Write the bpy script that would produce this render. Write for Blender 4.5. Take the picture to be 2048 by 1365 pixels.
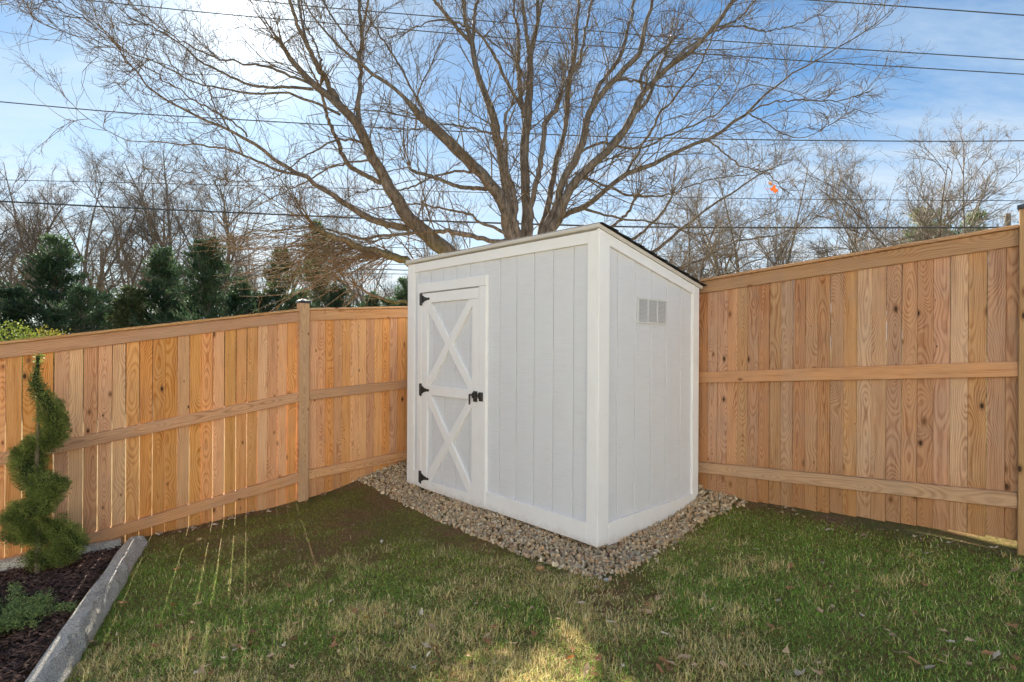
import bpy, math, random
import numpy as np
from mathutils import Vector, Matrix

for o in list(bpy.data.objects):
    bpy.data.objects.remove(o)
S = bpy.context.scene
COL = S.collection
rng = np.random.default_rng(7)
random.seed(7)
R = math.radians

# ------------------------------------------------------------------ camera
F_PX, EYE, ROLL = 1113.0, 1.35, 0.0058
cam_d = bpy.data.cameras.new('camera')
cam = bpy.data.objects.new('camera', cam_d)
COL.objects.link(cam)
cam_d.sensor_width = 36
cam_d.sensor_fit = 'HORIZONTAL'
cam_d.lens = 36 * F_PX / 2048
cam_d.shift_y = 0.00386
cam_d.clip_start = 0.05
cam_d.clip_end = 2000
cam.location = (0, 0, EYE)
cam.rotation_euler = (math.pi / 2, -ROLL, 0)
S.camera = cam

# ------------------------------------------------------------------ light
SUN_AZ, SUN_EL = R(-25.3), R(27.6)          # azimuth from +Y, negative = to the left
SUN_DIR = Vector((math.sin(SUN_AZ) * math.cos(SUN_EL), math.cos(SUN_AZ) * math.cos(SUN_EL), math.sin(SUN_EL)))
sun_d = bpy.data.lights.new('sun', 'SUN')
sun_d.energy = 4.2
sun_d.angle = R(0.53)
sun_d.color = (1.0, 0.93, 0.80)
sun = bpy.data.objects.new('sun', sun_d)
COL.objects.link(sun)
sun.location = SUN_DIR * 50
sun.rotation_euler = SUN_DIR.to_track_quat('Z', 'Y').to_euler()

S.view_settings.view_transform = 'Standard'
S.view_settings.look = 'None'
S.view_settings.gamma = 1.0
S.view_settings.use_curve_mapping = False
S.view_settings.exposure = 2.42


class NT:
    """small helper to write node trees"""
    def __init__(self, tree):
        self.t = tree
        self.t.nodes.clear()

    def n(self, kind, **kw):
        nd = self.t.nodes.new(kind)
        for k, v in kw.items():
            if k.startswith('i_'):
                key = k[2:]
                key = int(key) if key.isdigit() else key
                self.put(nd.inputs[key], v)
            else:
                setattr(nd, k, v)
        return nd

    def put(self, sock, v):
        if isinstance(v, bpy.types.NodeSocket):
            self.t.links.new(v, sock)
        elif isinstance(v, bpy.types.Node):
            self.t.links.new(v.outputs[0], sock)
        else:
            if isinstance(v, (tuple, list)) and len(v) == 3 and sock.type == 'RGBA':
                v = (*v, 1)
            sock.default_value = v

    def m(self, op, a, b=None, c=None, clamp=False):
        nd = self.t.nodes.new('ShaderNodeMath')
        nd.operation = op
        nd.use_clamp = clamp
        for i, v in enumerate((a, b, c)):
            if v is not None:
                self.put(nd.inputs[i], v)
        return nd.outputs[0]

    def vm(self, op, a, b=None):
        nd = self.t.nodes.new('ShaderNodeVectorMath')
        nd.operation = op
        self.put(nd.inputs[0], a)
        if b is not None:
            if op == 'SCALE':
                self.put(nd.inputs[3], b)
            else:
                self.put(nd.inputs[1], b)
        return nd

    def mix(self, f, a, b, blend='MIX'):
        nd = self.t.nodes.new('ShaderNodeMix')
        nd.data_type = 'RGBA'
        nd.blend_type = blend
        nd.clamp_factor = True
        self.put(nd.inputs[0], f)
        self.put(nd.inputs[6], a)
        self.put(nd.inputs[7], b)
        return nd.outputs[2]

    def ramp(self, f, stops, interp='LINEAR'):
        nd = self.t.nodes.new('ShaderNodeValToRGB')
        nd.color_ramp.interpolation = interp
        el = nd.color_ramp.elements
        while len(el) > len(stops):
            el.remove(el[-1])
        while len(el) < len(stops):
            el.new(0.5)
        for e, (p, c) in zip(el, stops):
            e.position = p
            if isinstance(c, (int, float)):
                c = (c, c, c)
            e.color = (*c, 1)
        self.put(nd.inputs[0], f)
        return nd.outputs[0]

    def noise(self, vec, scale, detail=3, rough=0.55, dist=0.0):
        nd = self.t.nodes.new('ShaderNodeTexNoise')
        self.put(nd.inputs['Vector'], vec)
        nd.inputs['Scale'].default_value = scale
        nd.inputs['Detail'].default_value = detail
        nd.inputs['Roughness'].default_value = rough
        nd.inputs['Distortion'].default_value = dist
        return nd.outputs[0]

    def scale(self, vec, s):
        return self.vm('MULTIPLY', vec, tuple(s)).outputs[0]

    def step(self, x, lo, hi):
        nd = self.t.nodes.new('ShaderNodeMapRange')
        nd.interpolation_type = 'SMOOTHSTEP'
        self.put(nd.inputs[0], x)
        nd.inputs[1].default_value = lo
        nd.inputs[2].default_value = hi
        return nd.outputs[0]


# sky: Nishita air, thin streaky cloud, whiter low down and round the sun
W = bpy.data.worlds.new('World')
S.world = W
W.use_nodes = True
w = NT(W.node_tree)
sky = w.n('ShaderNodeTexSky')
sky.sky_type = 'NISHITA'
sky.sun_disc = False
sky.sun_elevation = SUN_EL
sky.sun_rotation = SUN_AZ
sky.air_density = 1.0
sky.dust_density = 0.3
sky.ozone_density = 3.0
tc = w.n('ShaderNodeTexCoord')
dirv = tc.outputs['Generated']
sep = w.n('ShaderNodeSeparateXYZ', i_0=dirv)
zc = w.m('MAXIMUM', sep.outputs[2], 0.0)
# thin high cloud: project direction on a plane overhead, stretched into streaks
inv = w.m('DIVIDE', 1.0, w.m('ADD', zc, 0.16))
pl = w.vm('SCALE', dirv, inv).outputs[0]
rotm = w.n('ShaderNodeMapping')
w.put(rotm.inputs[0], pl)
rotm.inputs['Rotation'].default_value = (0, 0, R(24))
rotm.inputs['Location'].default_value = (3.1, 0.6, 0)
rotm.inputs['Scale'].default_value = (0.50, 1.5, 0.001)
c1 = w.noise(rotm.outputs[0], 1.3, 6, 0.6, 0.5)
c2 = w.noise(rotm.outputs[0], 5.0, 6, 0.65, 0.3)
cl = w.m('ADD', w.m('MULTIPLY', c1, 0.62), w.m('MULTIPLY', c2, 0.38))
low = w.step(zc, 0.45, 0.03)                        # thicker cloud towards the horizon
thr = w.m('ADD', w.m('SUBTRACT', cl, 0.435), w.m('MULTIPLY', low, 0.25))
cover = w.m('MULTIPLY', w.m('MULTIPLY', thr, 2.6, clamp=True), 0.88)
SKY_S = 0.10
skyc = w.vm('MULTIPLY', sky.outputs[0], (0.265, 0.350, 0.385)).outputs[0]
cloudc = w.mix(low, (1.45, 1.72, 1.92), (1.95, 1.95, 1.95))
dsun = w.vm('DOT_PRODUCT', dirv, tuple(SUN_DIR)).outputs['Value']
ang = w.m('ARCCOSINE', w.m('MINIMUM', dsun, 1.0))
# hold back the forward-scatter lobe of the clean air, thin cloud carries it instead
att = w.m('SUBTRACT', 1.0, w.m('MULTIPLY', w.m('EXPONENT', w.m('DIVIDE', ang, -0.75)), 0.60))
skyc = w.vm('SCALE', skyc, att).outputs[0]
base = w.mix(cover, skyc, cloudc)
# aureole of thin cloud round the sun
g1 = w.m('MULTIPLY', w.m('EXPONENT', w.m('MULTIPLY', w.m('POWER', w.m('DIVIDE', ang, 0.085), 2.0), -1.0)), 1.6)
g2 = w.m('MULTIPLY', w.m('EXPONENT', w.m('DIVIDE', ang, -0.20)), 0.52)
glow = w.vm('SCALE', (1.0, 0.985, 0.95), w.m('ADD', g1, g2)).outputs[0]
tot = w.vm('ADD', base, glow).outputs[0]
bg = w.n('ShaderNodeBackground', i_0=tot, i_1=SKY_S)
out = w.n('ShaderNodeOutputWorld', i_0=bg)

S.render.engine = 'CYCLES'
S.cycles.max_bounces = 8
S.cycles.diffuse_bounces = 4
S.cycles.transparent_max_bounces = 8
S.cycles.use_denoising = True


# ------------------------------------------------------------------ helpers
def uv(px, py):
    a, b = (px - 1024) / F_PX, (690.4 - py) / F_PX
    c, s = math.cos(ROLL), math.sin(ROLL)
    return a * c - b * s, a * s + b * c


def P(px, py, Y):
    """point at distance Y seen at that place of the photograph"""
    u, v = uv(px, py)
    return np.array((u * Y, Y, EYE + v * Y))


def tag(o, label=None, cat=None, group=None, kind=None):
    if label: o['label'] = label
    if cat: o['category'] = cat
    if group: o['group'] = group
    if kind: o['kind'] = kind
    return o


def empty(name, loc, label, cat, group=None, rot=(0, 0, 0)):
    o = bpy.data.objects.new(name, None)
    o.empty_display_size = 0.1
    o.location = loc
    o.rotation_euler = rot
    COL.objects.link(o)
    return tag(o, label, cat, group)


def mesh(name, verts, faces, mat=None, smooth=False, tint=None):
    me = bpy.data.meshes.new(name)
    verts = np.asarray(verts, dtype=np.float32).reshape(-1, 3)
    if isinstance(faces, np.ndarray):
        nf, k = faces.shape
        me.vertices.add(len(verts))
        me.vertices.foreach_set('co', verts.ravel())
        me.loops.add(nf * k)
        me.loops.foreach_set('vertex_index', faces.astype(np.int32).ravel())
        me.polygons.add(nf)
        me.polygons.foreach_set('loop_start', np.arange(0, nf * k, k, dtype=np.int32))
        me.update(calc_edges=True)
    else:
        me.from_pydata([tuple(map(float, v)) for v in verts], [], faces)
        me.update()
    if smooth:
        me.polygons.foreach_set('use_smooth', np.ones(len(me.polygons), dtype=bool))
    if tint is not None:
        a = me.attributes.new('tint', 'FLOAT_COLOR', 'POINT')
        t = np.ones((len(verts), 4), dtype=np.float32)
        t[:, :3] = tint
        a.data.foreach_set('color', t.ravel())
    if mat:
        me.materials.append(mat)
    return me


def add(name, me, parent=None, loc=(0, 0, 0), rot=(0, 0, 0)):
    o = bpy.data.objects.new(name, me)
    COL.objects.link(o)
    o.parent = parent
    o.location = loc
    o.rotation_euler = rot
    return o


class MB:
    """collects shapes, builds one mesh"""
    def __init__(self):
        self.v, self.f = [], []

    def poly_prism(self, pts, axis0, ax1, ax2, axn, d0, d1, bev=0.0):
        """2-D outline pts in plane (ax1, ax2) from axis0, extruded along axn from d0 to d1, front edge bevelled"""
        pts = [np.array(p, float) for p in pts]
        n = len(pts)
        c = sum(pts) / n
        rings = [(pts, d0)]
        if bev > 0:
            ins = []
            for i in range(n):
                a, b, e = pts[i - 1], pts[i], pts[(i + 1) % n]
                d1_, d2_ = (b - a), (e - b)
                d1_ /= np.linalg.norm(d1_) + 1e-9
                d2_ /= np.linalg.norm(d2_) + 1e-9
                n1, n2 = np.array((-d1_[1], d1_[0])), np.array((-d2_[1], d2_[0]))
                if np.dot(n1, c - b) < 0: n1 = -n1
                if np.dot(n2, c - b) < 0: n2 = -n2
                h = n1 + n2
                den = 1 + float(np.dot(n1, n2))
                ins.append(b + h * bev / max(den, 0.3))
            rings += [(pts, d1 - bev), (ins, d1)]
        else:
            rings += [(pts, d1)]
        base = len(self.v)
        for rp, d in rings:
            for p in rp:
                self.v.append(axis0 + ax1 * p[0] + ax2 * p[1] + axn * d)
        k = len(rings)
        for r in range(k - 1):
            for i in range(n):
                j = (i + 1) % n
                self.f.append((base + r * n + i, base + r * n + j, base + (r + 1) * n + j, base + (r + 1) * n + i))
        self.f.append(tuple(base + (k - 1) * n + i for i in range(n)))
        self.f.append(tuple(base + i for i in reversed(range(n))))

    def box(self, x0, x1, y0, y1, z0, z1, bev=0.0):
        X, Y, Z = np.eye(3)
        if bev <= 0:
            self.poly_prism([(x0, z0), (x1, z0), (x1, z1), (x0, z1)], np.zeros(3), X, Z, -Y, -y1, -y0)
            return
        b = len(self.v)
        for ax in range(3):
            pass
        # box with all 12 edges cut: 24 corner points
        c = {}
        L = ((x0, x1), (y0, y1), (z0, z1))
        for i in (0, 1):
            for j in (0, 1):
                for k in (0, 1):
                    s = (1 if i == 0 else -1, 1 if j == 0 else -1, 1 if k == 0 else -1)
                    q = np.array((L[0][i], L[1][j], L[2][k]))
                    for ax in range(3):
                        p = q + np.array(s) * bev
                        p[ax] = q[ax]
                        c[(i, j, k, ax)] = len(self.v)
                        self.v.append(p)
        def face(ix):
            self.f.append(tuple(ix))
        for ax in range(3):
            o = [a for a in range(3) if a != ax]
            for sd in (0, 1):
                q = []
                for (a, d) in ((0, 0), (1, 0), (1, 1), (0, 1)):
                    key = [0, 0, 0]
                    key[ax] = sd; key[o[0]] = a; key[o[1]] = d
                    q.append(c[(*key, ax)])
                face(q)
        for ax in range(3):                 # edge strips along ax
            o = [a for a in range(3) if a != ax]
            for a in (0, 1):
                for d in (0, 1):
                    k0 = [0, 0, 0]; k1 = [0, 0, 0]
                    k0[o[0]] = a; k0[o[1]] = d; k1[o[0]] = a; k1[o[1]] = d
                    k0[ax] = 0; k1[ax] = 1
                    face((c[(*k0, o[0])], c[(*k0, o[1])], c[(*k1, o[1])], c[(*k1, o[0])]))
        for i in (0, 1):
            for j in (0, 1):
                for k in (0, 1):
                    face((c[(i, j, k, 0)], c[(i, j, k, 1)], c[(i, j, k, 2)]))

    def build(self, name, mat, parent=None, loc=(0, 0, 0), rot=(0, 0, 0), smooth=False):
        me = mesh(name, self.v, self.f, mat, smooth)
        import bmesh
        bm = bmesh.new(); bm.from_mesh(me)
        bmesh.ops.recalc_face_normals(bm, faces=bm.faces)
        bm.to_mesh(me); bm.free()
        return add(name, me, parent, loc, rot)


def tubes(P_, Rr, sides):
    """P_ [T,n,3] centre lines, Rr [T,n] radii -> verts, quads (open tubes, closed tip by tiny radius)"""
    T, n, _ = P_.shape
    tan = np.gradient(P_, axis=1)
    tan /= np.linalg.norm(tan, axis=2, keepdims=True) + 1e-9
    ref = np.zeros_like(tan)
    m = np.abs(tan[:, :1, 2]) > 0.9
    ref[..., 2] = 1.0
    ref[np.broadcast_to(m, (T, n))] = (1.0, 0, 0)
    s1 = np.cross(tan, ref)
    s1 /= np.linalg.norm(s1, axis=2, keepdims=True) + 1e-9
    s2 = np.cross(tan, s1)
    ang = np.arange(sides) * 2 * np.pi / sides
    V = (P_[:, :, None, :] + Rr[:, :, None, None] * (np.cos(ang)[None, None, :, None] * s1[:, :, None, :]
                                                      + np.sin(ang)[None, None, :, None] * s2[:, :, None, :]))
    idx = np.arange(T * n * sides).reshape(T, n, sides)
    a = idx[:, :-1, :]; b = np.roll(a, -1, axis=2)
    d = idx[:, 1:, :]; c = np.roll(d, -1, axis=2)
    Fq = np.stack((a, b, c, d), axis=-1).reshape(-1, 4)
    return V.reshape(-1, 3), Fq


def join_vf(parts):
    vs, fs, o = [], [], 0
    for v, f in parts:
        vs.append(v); fs.append(f + o); o += len(v)
    return np.concatenate(vs), np.concatenate(fs)


def resample(pts, n):
    pts = np.asarray(pts, float)
    d = np.r_[0, np.cumsum(np.linalg.norm(np.diff(pts[:, :3], axis=0), axis=1))]
    t = np.linspace(0, d[-1], n)
    # smooth: Catmull-Rom through the points
    out = np.empty((n, pts.shape[1]))
    for i, s in enumerate(t):
        k = min(max(np.searchsorted(d, s) - 1, 0), len(d) - 2)
        u = (s - d[k]) / max(d[k + 1] - d[k], 1e-9)
        p0, p1, p2, p3 = pts[max(k - 1, 0)], pts[k], pts[k + 1], pts[min(k + 2, len(pts) - 1)]
        out[i] = 0.5 * ((2 * p1) + (-p0 + p2) * u + (2 * p0 - 5 * p1 + 4 * p2 - p3) * u * u + (-p0 + 3 * p1 - 3 * p2 + p3) * u ** 3)
    return out, d[-1]


# ------------------------------------------------------------------ materials
def material(name):
    m = bpy.data.materials.new(name)
    m.use_nodes = True
    t = NT(m.node_tree)
    out = t.n('ShaderNodeOutputMaterial')
    return m, t, out


def principled(t, out, col, rough=0.8, normal=None, spec=0.3, **kw):
    b = t.n('ShaderNodeBsdfPrincipled')
    t.put(b.inputs['Base Color'], col)
    t.put(b.inputs['Roughness'], rough)
    b.inputs['Specular IOR Level'].default_value = spec
    for k, v in kw.items():
        t.put(b.inputs[k.replace('_', ' ')], v)
    if normal is not None:
        t.put(b.inputs['Normal'], normal)
    t.put(out.inputs[0], b)
    return b


def bump(t, h, strength=0.5, dist=0.01):
    b = t.n('ShaderNodeBump', i_Height=h)
    b.inputs['Strength'].default_value = strength
    b.inputs['Distance'].default_value = dist
    return b.outputs[0]


def wood_mat(name, axis, early, late, grey=0.25, knots=True, stain=0.0):
    m, t, out = material(name)
    tc = t.n('ShaderNodeTexCoord').outputs['Object']
    sp = t.n('ShaderNodeSeparateXYZ', i_0=tc)
    rnd = t.n('ShaderNodeObjectInfo').outputs['Random']
    if axis == 'Z':
        c_, l_, d_ = sp.outputs[0], sp.outputs[2], sp.outputs[1]
    else:
        c_, l_, d_ = sp.outputs[2], sp.outputs[0], sp.outputs[1]
    off = t.m('MULTIPLY', rnd, 137.0)
    # knots
    kv = t.n('ShaderNodeCombineXYZ')
    t.put(kv.inputs[0], t.m('ADD', t.m('MULTIPLY', c_, 4.4), off))
    t.put(kv.inputs[1], t.m('ADD', t.m('MULTIPLY', l_, 2.3), t.m('MULTIPLY', off, 3.1)))
    vor = t.n('ShaderNodeTexVoronoi', voronoi_dimensions='2D')
    t.put(vor.inputs['Vector'], kv)
    vor.inputs['Scale'].default_value = 1.0
    kd = vor.outputs['Distance']
    kc = t.n('ShaderNodeSeparateColor', i_0=vor.outputs['Color'])
    ksz = t.m('MULTIPLY', t.m('SUBTRACT', kc.outputs[0], 0.15), 1.4, clamp=True)      # a quarter of the cells have none
    kdn = t.m('DIVIDE', kd, t.m('ADD', t.m('MULTIPLY', ksz, 0.052), 0.0005))
    knot = t.step(kdn, 1.0, 0.62)
    kring = t.step(kdn, 2.1, 1.0)
    kcol = t.mix(t.step(kc.outputs[1], 0.45, 0.75), (0.20, 0.085, 0.035), (0.035, 0.020, 0.012))
    kw = t.m('MULTIPLY', t.step(kd, 0.34, 0.02), 0.026)
    # growth rings seen on a flat-sawn face
    lv = t.n('ShaderNodeCombineXYZ')
    t.put(lv.inputs[0], t.m('MULTIPLY', c_, 1.5))
    t.put(lv.inputs[1], t.m('MULTIPLY', l_, 1.25))
    t.put(lv.inputs[2], off)
    n1 = t.noise(lv.outputs[0], 1.0, 2, 0.5)
    lv2 = t.n('ShaderNodeCombineXYZ')
    t.put(lv2.inputs[0], t.m('MULTIPLY', c_, 12.0))
    t.put(lv2.inputs[1], t.m('MULTIPLY', l_, 7.0))
    t.put(lv2.inputs[2], off)
    n2 = t.noise(lv2.outputs[0], 1.0, 3, 0.5)
    u_ = t.m('ADD', c_, t.m('MULTIPLY', t.m('SUBTRACT', t.m('FRACT', t.m('MULTIPLY', rnd, 17.3)), 0.5), 0.12))
    v_ = t.m('ADD', 0.006, t.m('MULTIPLY', t.m('ABSOLUTE', t.m('SUBTRACT', n1, t.m('ADD', 0.30, t.m('MULTIPLY', rnd, 0.25)))), 0.30))
    r_ = t.m('SQRT', t.m('ADD', t.m('MULTIPLY', u_, u_), t.m('MULTIPLY', v_, v_)))
    r_ = t.m('ADD', t.m('ADD', r_, t.m('MULTIPLY', n2, 0.0085)), kw)
    ring = t.m('FRACT', t.m('MULTIPLY', r_, t.m('ADD', 70.0, t.m('MULTIPLY', t.m('FRACT', t.m('MULTIPLY', rnd, 91.7)), 75.0))))
    # fibres
    fv = t.n('ShaderNodeCombineXYZ')
    t.put(fv.inputs[0], t.m('MULTIPLY', c_, 420.0))
    t.put(fv.inputs[1], t.m('MULTIPLY', l_, 9.0))
    t.put(fv.inputs[2], t.m('ADD', t.m('MULTIPLY', d_, 300.0), off))
    fib = t.noise(fv.outputs[0], 1.0, 3, 0.6)
    late_f = t.ramp(ring, [(0.0, 0.36), (0.20, 0.05), (0.48, 0.20), (0.72, 0.78), (0.86, 0.92), (1.0, 0.36)])
    bv = t.n('ShaderNodeCombineXYZ')
    t.put(bv.inputs[0], t.m('MULTIPLY', c_, 30.0)); t.put(bv.inputs[1], t.m('MULTIPLY', l_, 2.2)); t.put(bv.inputs[2], t.m('ADD', off, 9.0))
    blot = t.noise(bv.outputs[0], 1.0, 4, 0.6)
    lf = t.m('MULTIPLY', late_f, t.m('ADD', 0.10, t.m('MULTIPLY', blot, 1.25)))
    sv = t.n('ShaderNodeCombineXYZ')
    t.put(sv.inputs[0], t.m('MULTIPLY', c_, 130.0)); t.put(sv.inputs[1], t.m('MULTIPLY', l_, 3.5)); t.put(sv.inputs[2], t.m('ADD', off, 3.0))
    streak = t.noise(sv.outputs[0], 1.0, 4, 0.65)
    lf = t.m('MULTIPLY', lf, t.m('ADD', 0.25, t.m('MULTIPLY', streak, 1.35)))
    lf = t.m('ADD', lf, t.m('MULTIPLY', t.step(blot, 0.48, 0.75), 0.34))
    lf = t.m('ADD', lf, t.m('MULTIPLY', t.step(streak, 0.50, 0.74), 0.30))
    col = t.mix(lf, early, late)
    col = t.mix(t.m('MULTIPLY', t.step(fib, 0.45, 0.75), 0.30), col, tuple(x * 0.55 for x in late))
    # weathering, patchy grey and warm tone per board
    pn = t.noise(t.vm('ADD', t.scale(tc, (3, 3, 3)), t.vm('SCALE', (1, 1, 1), off).outputs[0]).outputs[0], 1.2, 4, 0.6)
    col = t.mix(t.m('MULTIPLY', t.step(pn, 0.35, 0.75), grey), col, (0.30, 0.25, 0.21))
    hv = t.n('ShaderNodeHueSaturation')
    t.put(hv.inputs['Hue'], t.m('ADD', 0.492, t.m('MULTIPLY', t.m('FRACT', t.m('MULTIPLY', rnd, 7.7)), 0.012)))
    t.put(hv.inputs['Saturation'], t.m('ADD', 0.84, t.m('MULTIPLY', t.m('FRACT', t.m('MULTIPLY', rnd, 31.1)), 0.24)))
    t.put(hv.inputs['Value'], t.m('ADD', 0.80, t.m('MULTIPLY', t.m('FRACT', t.m('MULTIPLY', rnd, 53.9)), 0.34)))
    t.put(hv.inputs['Color'], col)
    col = hv.outputs[0]
    if knots:
        col = t.mix(t.m('MULTIPLY', kring, 0.5), col, tuple(x * 0.5 for x in late))
        col = t.mix(t.m('MULTIPLY', knot, 0.92), col, kcol)
    if stain > 0:        # rain splash dirt creeping up from the foot of the board
        sn = t.noise(t.scale(tc, (14, 14, 3)), 1.0, 4, 0.6)
        sf = t.step(t.m('SUBTRACT', sp.outputs[2], t.m('MULTIPLY', sn, 0.45)), 0.22, -0.16)
        col = t.mix(t.m('MULTIPLY', sf, stain), col, t.mix(sn, (0.22, 0.095, 0.026), (0.44, 0.21, 0.065)))
    h = t.m('ADD', t.m('MULTIPLY', fib, 0.6), t.m('MULTIPLY', late_f, -0.25))
    principled(t, out, col, 0.78, bump(t, h, 0.45, 0.0016), 0.25)
    return m


EARLY, LATE = (0.63, 0.375, 0.185), (0.40, 0.185, 0.068)
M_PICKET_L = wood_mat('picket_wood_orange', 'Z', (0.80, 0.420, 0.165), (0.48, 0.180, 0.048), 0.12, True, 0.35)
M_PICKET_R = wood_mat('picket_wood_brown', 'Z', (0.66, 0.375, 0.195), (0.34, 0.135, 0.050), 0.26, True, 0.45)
M_RAIL = wood_mat('rail_wood', 'X', (0.64, 0.365, 0.175), (0.38, 0.175, 0.068), 0.28, True)
M_POST = wood_mat('post_wood', 'Z', (0.60, 0.355, 0.145), (0.38, 0.19, 0.068), 0.15, True)


def paint_mat(name, col, kind):
    m, t, out = material(name)
    tc = t.n('ShaderNodeTexCoord').outputs['Object']
    off = t.m('MULTIPLY', t.n('ShaderNodeObjectInfo').outputs['Random'], 50.0)
    v = t.vm('ADD', tc, t.vm('SCALE', (1, 1, 1), off).outputs[0]).outputs[0]
    dirt = t.noise(v, 5.0, 4, 0.65)
    c = t.mix(t.m('MULTIPLY', t.step(dirt, 0.42, 0.72), 0.10), col, (0.56, 0.52, 0.46))
    zz_ = t.n('ShaderNodeSeparateXYZ', i_0=tc).outputs[2]
    spl = t.noise(t.scale(tc, (18, 18, 18)), 1.0, 5, 0.7)
    c = t.mix(t.m('MULTIPLY', t.step(t.m('ADD', zz_, t.m('MULTIPLY', spl, -0.16)), -0.02, -0.10), 0.35), c, (0.42, 0.34, 0.26))
    if kind == 'siding':
        # rough-sawn texture: broken horizontal saw lines
        a = t.noise(t.scale(v, (5, 5, 210)), 1.0, 2, 0.5)
        b = t.noise(t.scale(v, (45, 45, 420)), 1.0, 2, 0.5)
        k = t.noise(t.scale(v, (30, 30, 30)), 1.0, 3, 0.6)
        h = t.m('ADD', t.m('MULTIPLY', t.step(a, 0.34, 0.66), 0.6), t.m('ADD', t.m('MULTIPLY', b, 0.5), t.m('MULTIPLY', k, 0.5)))
        nrm = bump(t, h, 0.60, 0.0022)
        cav = t.m('MULTIPLY', t.step(a, 0.46, 0.34), 0.13)
        c = t.mix(cav, c, (0.45, 0.44, 0.44))
    else:
        a = t.noise(t.scale(v, (60, 60, 60)), 1.0, 4, 0.6)
        nrm = bump(t, a, 0.25, 0.0012)
    principled(t, out, c, 0.62, nrm, 0.35)
    return m


M_SIDING = paint_mat('white_siding_paint', (0.70, 0.715, 0.75), 'siding')
M_TRIM = paint_mat('white_trim_paint', (0.83, 0.83, 0.835), 'trim')
M_FASCIA = paint_mat('roof_edge_paint', (0.62, 0.585, 0.53), 'trim')


def flat_mat(name, col, rough=0.6, noise_s=30, amt=0.3, spec=0.3, metal=0.0, bstr=0.3, bd=0.003):
    m, t, out = material(name)
    tc = t.n('ShaderNodeTexCoord').outputs['Object']
    n = t.noise(tc, noise_s, 5, 0.6)
    c = t.mix(n, tuple(x * (1 - amt) for x in col), tuple(min(1, x * (1 + amt)) for x in col))
    b = principled(t, out, c, rough, bump(t, n, bstr, bd), spec)
    b.inputs['Metallic'].default_value = metal
    return m


M_IRON = flat_mat('black_iron', (0.022, 0.021, 0.020), 0.5, 60, 0.4, 0.5)
M_CAP = flat_mat('black_post_cap', (0.035, 0.038, 0.045), 0.35, 20, 0.3, 0.5)
M_SHINGLE = flat_mat('dark_shingle', (0.035, 0.036, 0.038), 0.95, 300, 0.6, 0.1, bd=0.004)
M_VENT = flat_mat('vent_grey_paint', (0.66, 0.66, 0.66), 0.6, 20, 0.05)
M_DARK = flat_mat('shed_floor_frame', (0.10, 0.075, 0.05), 0.9)
M_WIRE = flat_mat('wire_rubber', (0.07, 0.075, 0.085), 0.6)
M_POLE = flat_mat('utility_pole_wood', (0.20, 0.18, 0.16), 0.9, 8, 0.3)


def bark_mat(name, c0, c1, moss=0.0, sc=1.0, lich=0.25):
    m, t, out = material(name)
    tc = t.n('ShaderNodeTexCoord').outputs['Object']
    a = t.noise(t.scale(tc, (26 * sc, 26 * sc, 6 * sc)), 1.0, 5, 0.65, 0.4)
    b = t.noise(tc, 3.0 * sc, 4, 0.6)
    c = t.mix(t.step(a, 0.33, 0.68), c0, c1)
    c = t.mix(t.m('MULTIPLY', t.step(b, 0.5, 0.75), lich), c, (0.21, 0.20, 0.15))
    if moss > 0:
        g = t.noise(tc, 2.2, 3, 0.5)
        geo = t.n('ShaderNodeNewGeometry')
        up = t.n('ShaderNodeSeparateXYZ', i_0=geo.outputs['Position'])
        near = t.m('MULTIPLY', t.step(up.outputs[2], 3.4, 2.2), t.step(up.outputs[0], -0.2, -0.8))
        c = t.mix(t.m('MULTIPLY', t.m('MULTIPLY', t.step(g, 0.38, 0.6), near), moss), c, (0.10, 0.115, 0.030))
    principled(t, out, c, 0.92, bump(t, a, 0.9, 0.012), 0.15)
    return m


M_BARK = bark_mat('maple_bark', (0.080, 0.068, 0.058), (0.245, 0.210, 0.178), 0.6)
M_TWIG = bark_mat('twig_bark', (0.10, 0.076, 0.052), (0.235, 0.185, 0.125), 0, 2.0, 0.1)
M_BARK_FAR = bark_mat('far_bark', (0.14, 0.12, 0.10), (0.29, 0.245, 0.205), 0, 0.5)
M_TWIG_FAR = bark_mat('far_twig_bark', (0.14, 0.118, 0.098), (0.28, 0.235, 0.195), 0, 0.5, 0.0)


def leaf_mat(name, base=None, trans=0.35, rough=0.6, use_tint=True, spec=0.25):
    m, t, out = material(name)
    if use_tint:
        at = t.n('ShaderNodeAttribute', attribute_name='tint')
        col = at.outputs['Color']
    else:
        col = base
    if base is not None and use_tint:
        col = t.mix(1.0, col, base, 'MULTIPLY')
    b = t.n('ShaderNodeBsdfPrincipled')
    t.put(b.inputs['Base Color'], col)
    b.inputs['Roughness'].default_value = rough
    b.inputs['Specular IOR Level'].default_value = spec
    tr = t.n('ShaderNodeBsdfTranslucent')
    t.put(tr.inputs[0], col)
    mx = t.n('ShaderNodeMixShader', i_0=trans)
    t.put(mx.inputs[1], b); t.put(mx.inputs[2], tr)
    t.put(out.inputs[0], mx)
    return m


M_GRASS = leaf_mat('grass_blades', None, 0.35, 0.7, spec=0.1)
M_NEEDLE = leaf_mat('evergreen_needles', None, 0.25, 0.6)


# ------------------------------------------------------------------ layout of shed and fences
EF = np.array((-0.677, 0.736, 0.0)); EF /= np.linalg.norm(EF)      # along the door face, away from the near corner
ER = np.array((0.736, 0.677, 0.0)); ER /= np.linalg.norm(ER)       # along the vent face
UP = np.array((0, 0, 1.0))
C0 = np.array((0.155 * 3.75, 3.75, 0.0))                            # near corner of the shed
LF, LR = 2.355, 1.300
ZF, ZB = 2.13, 1.83                                                # wall tops front / back

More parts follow.
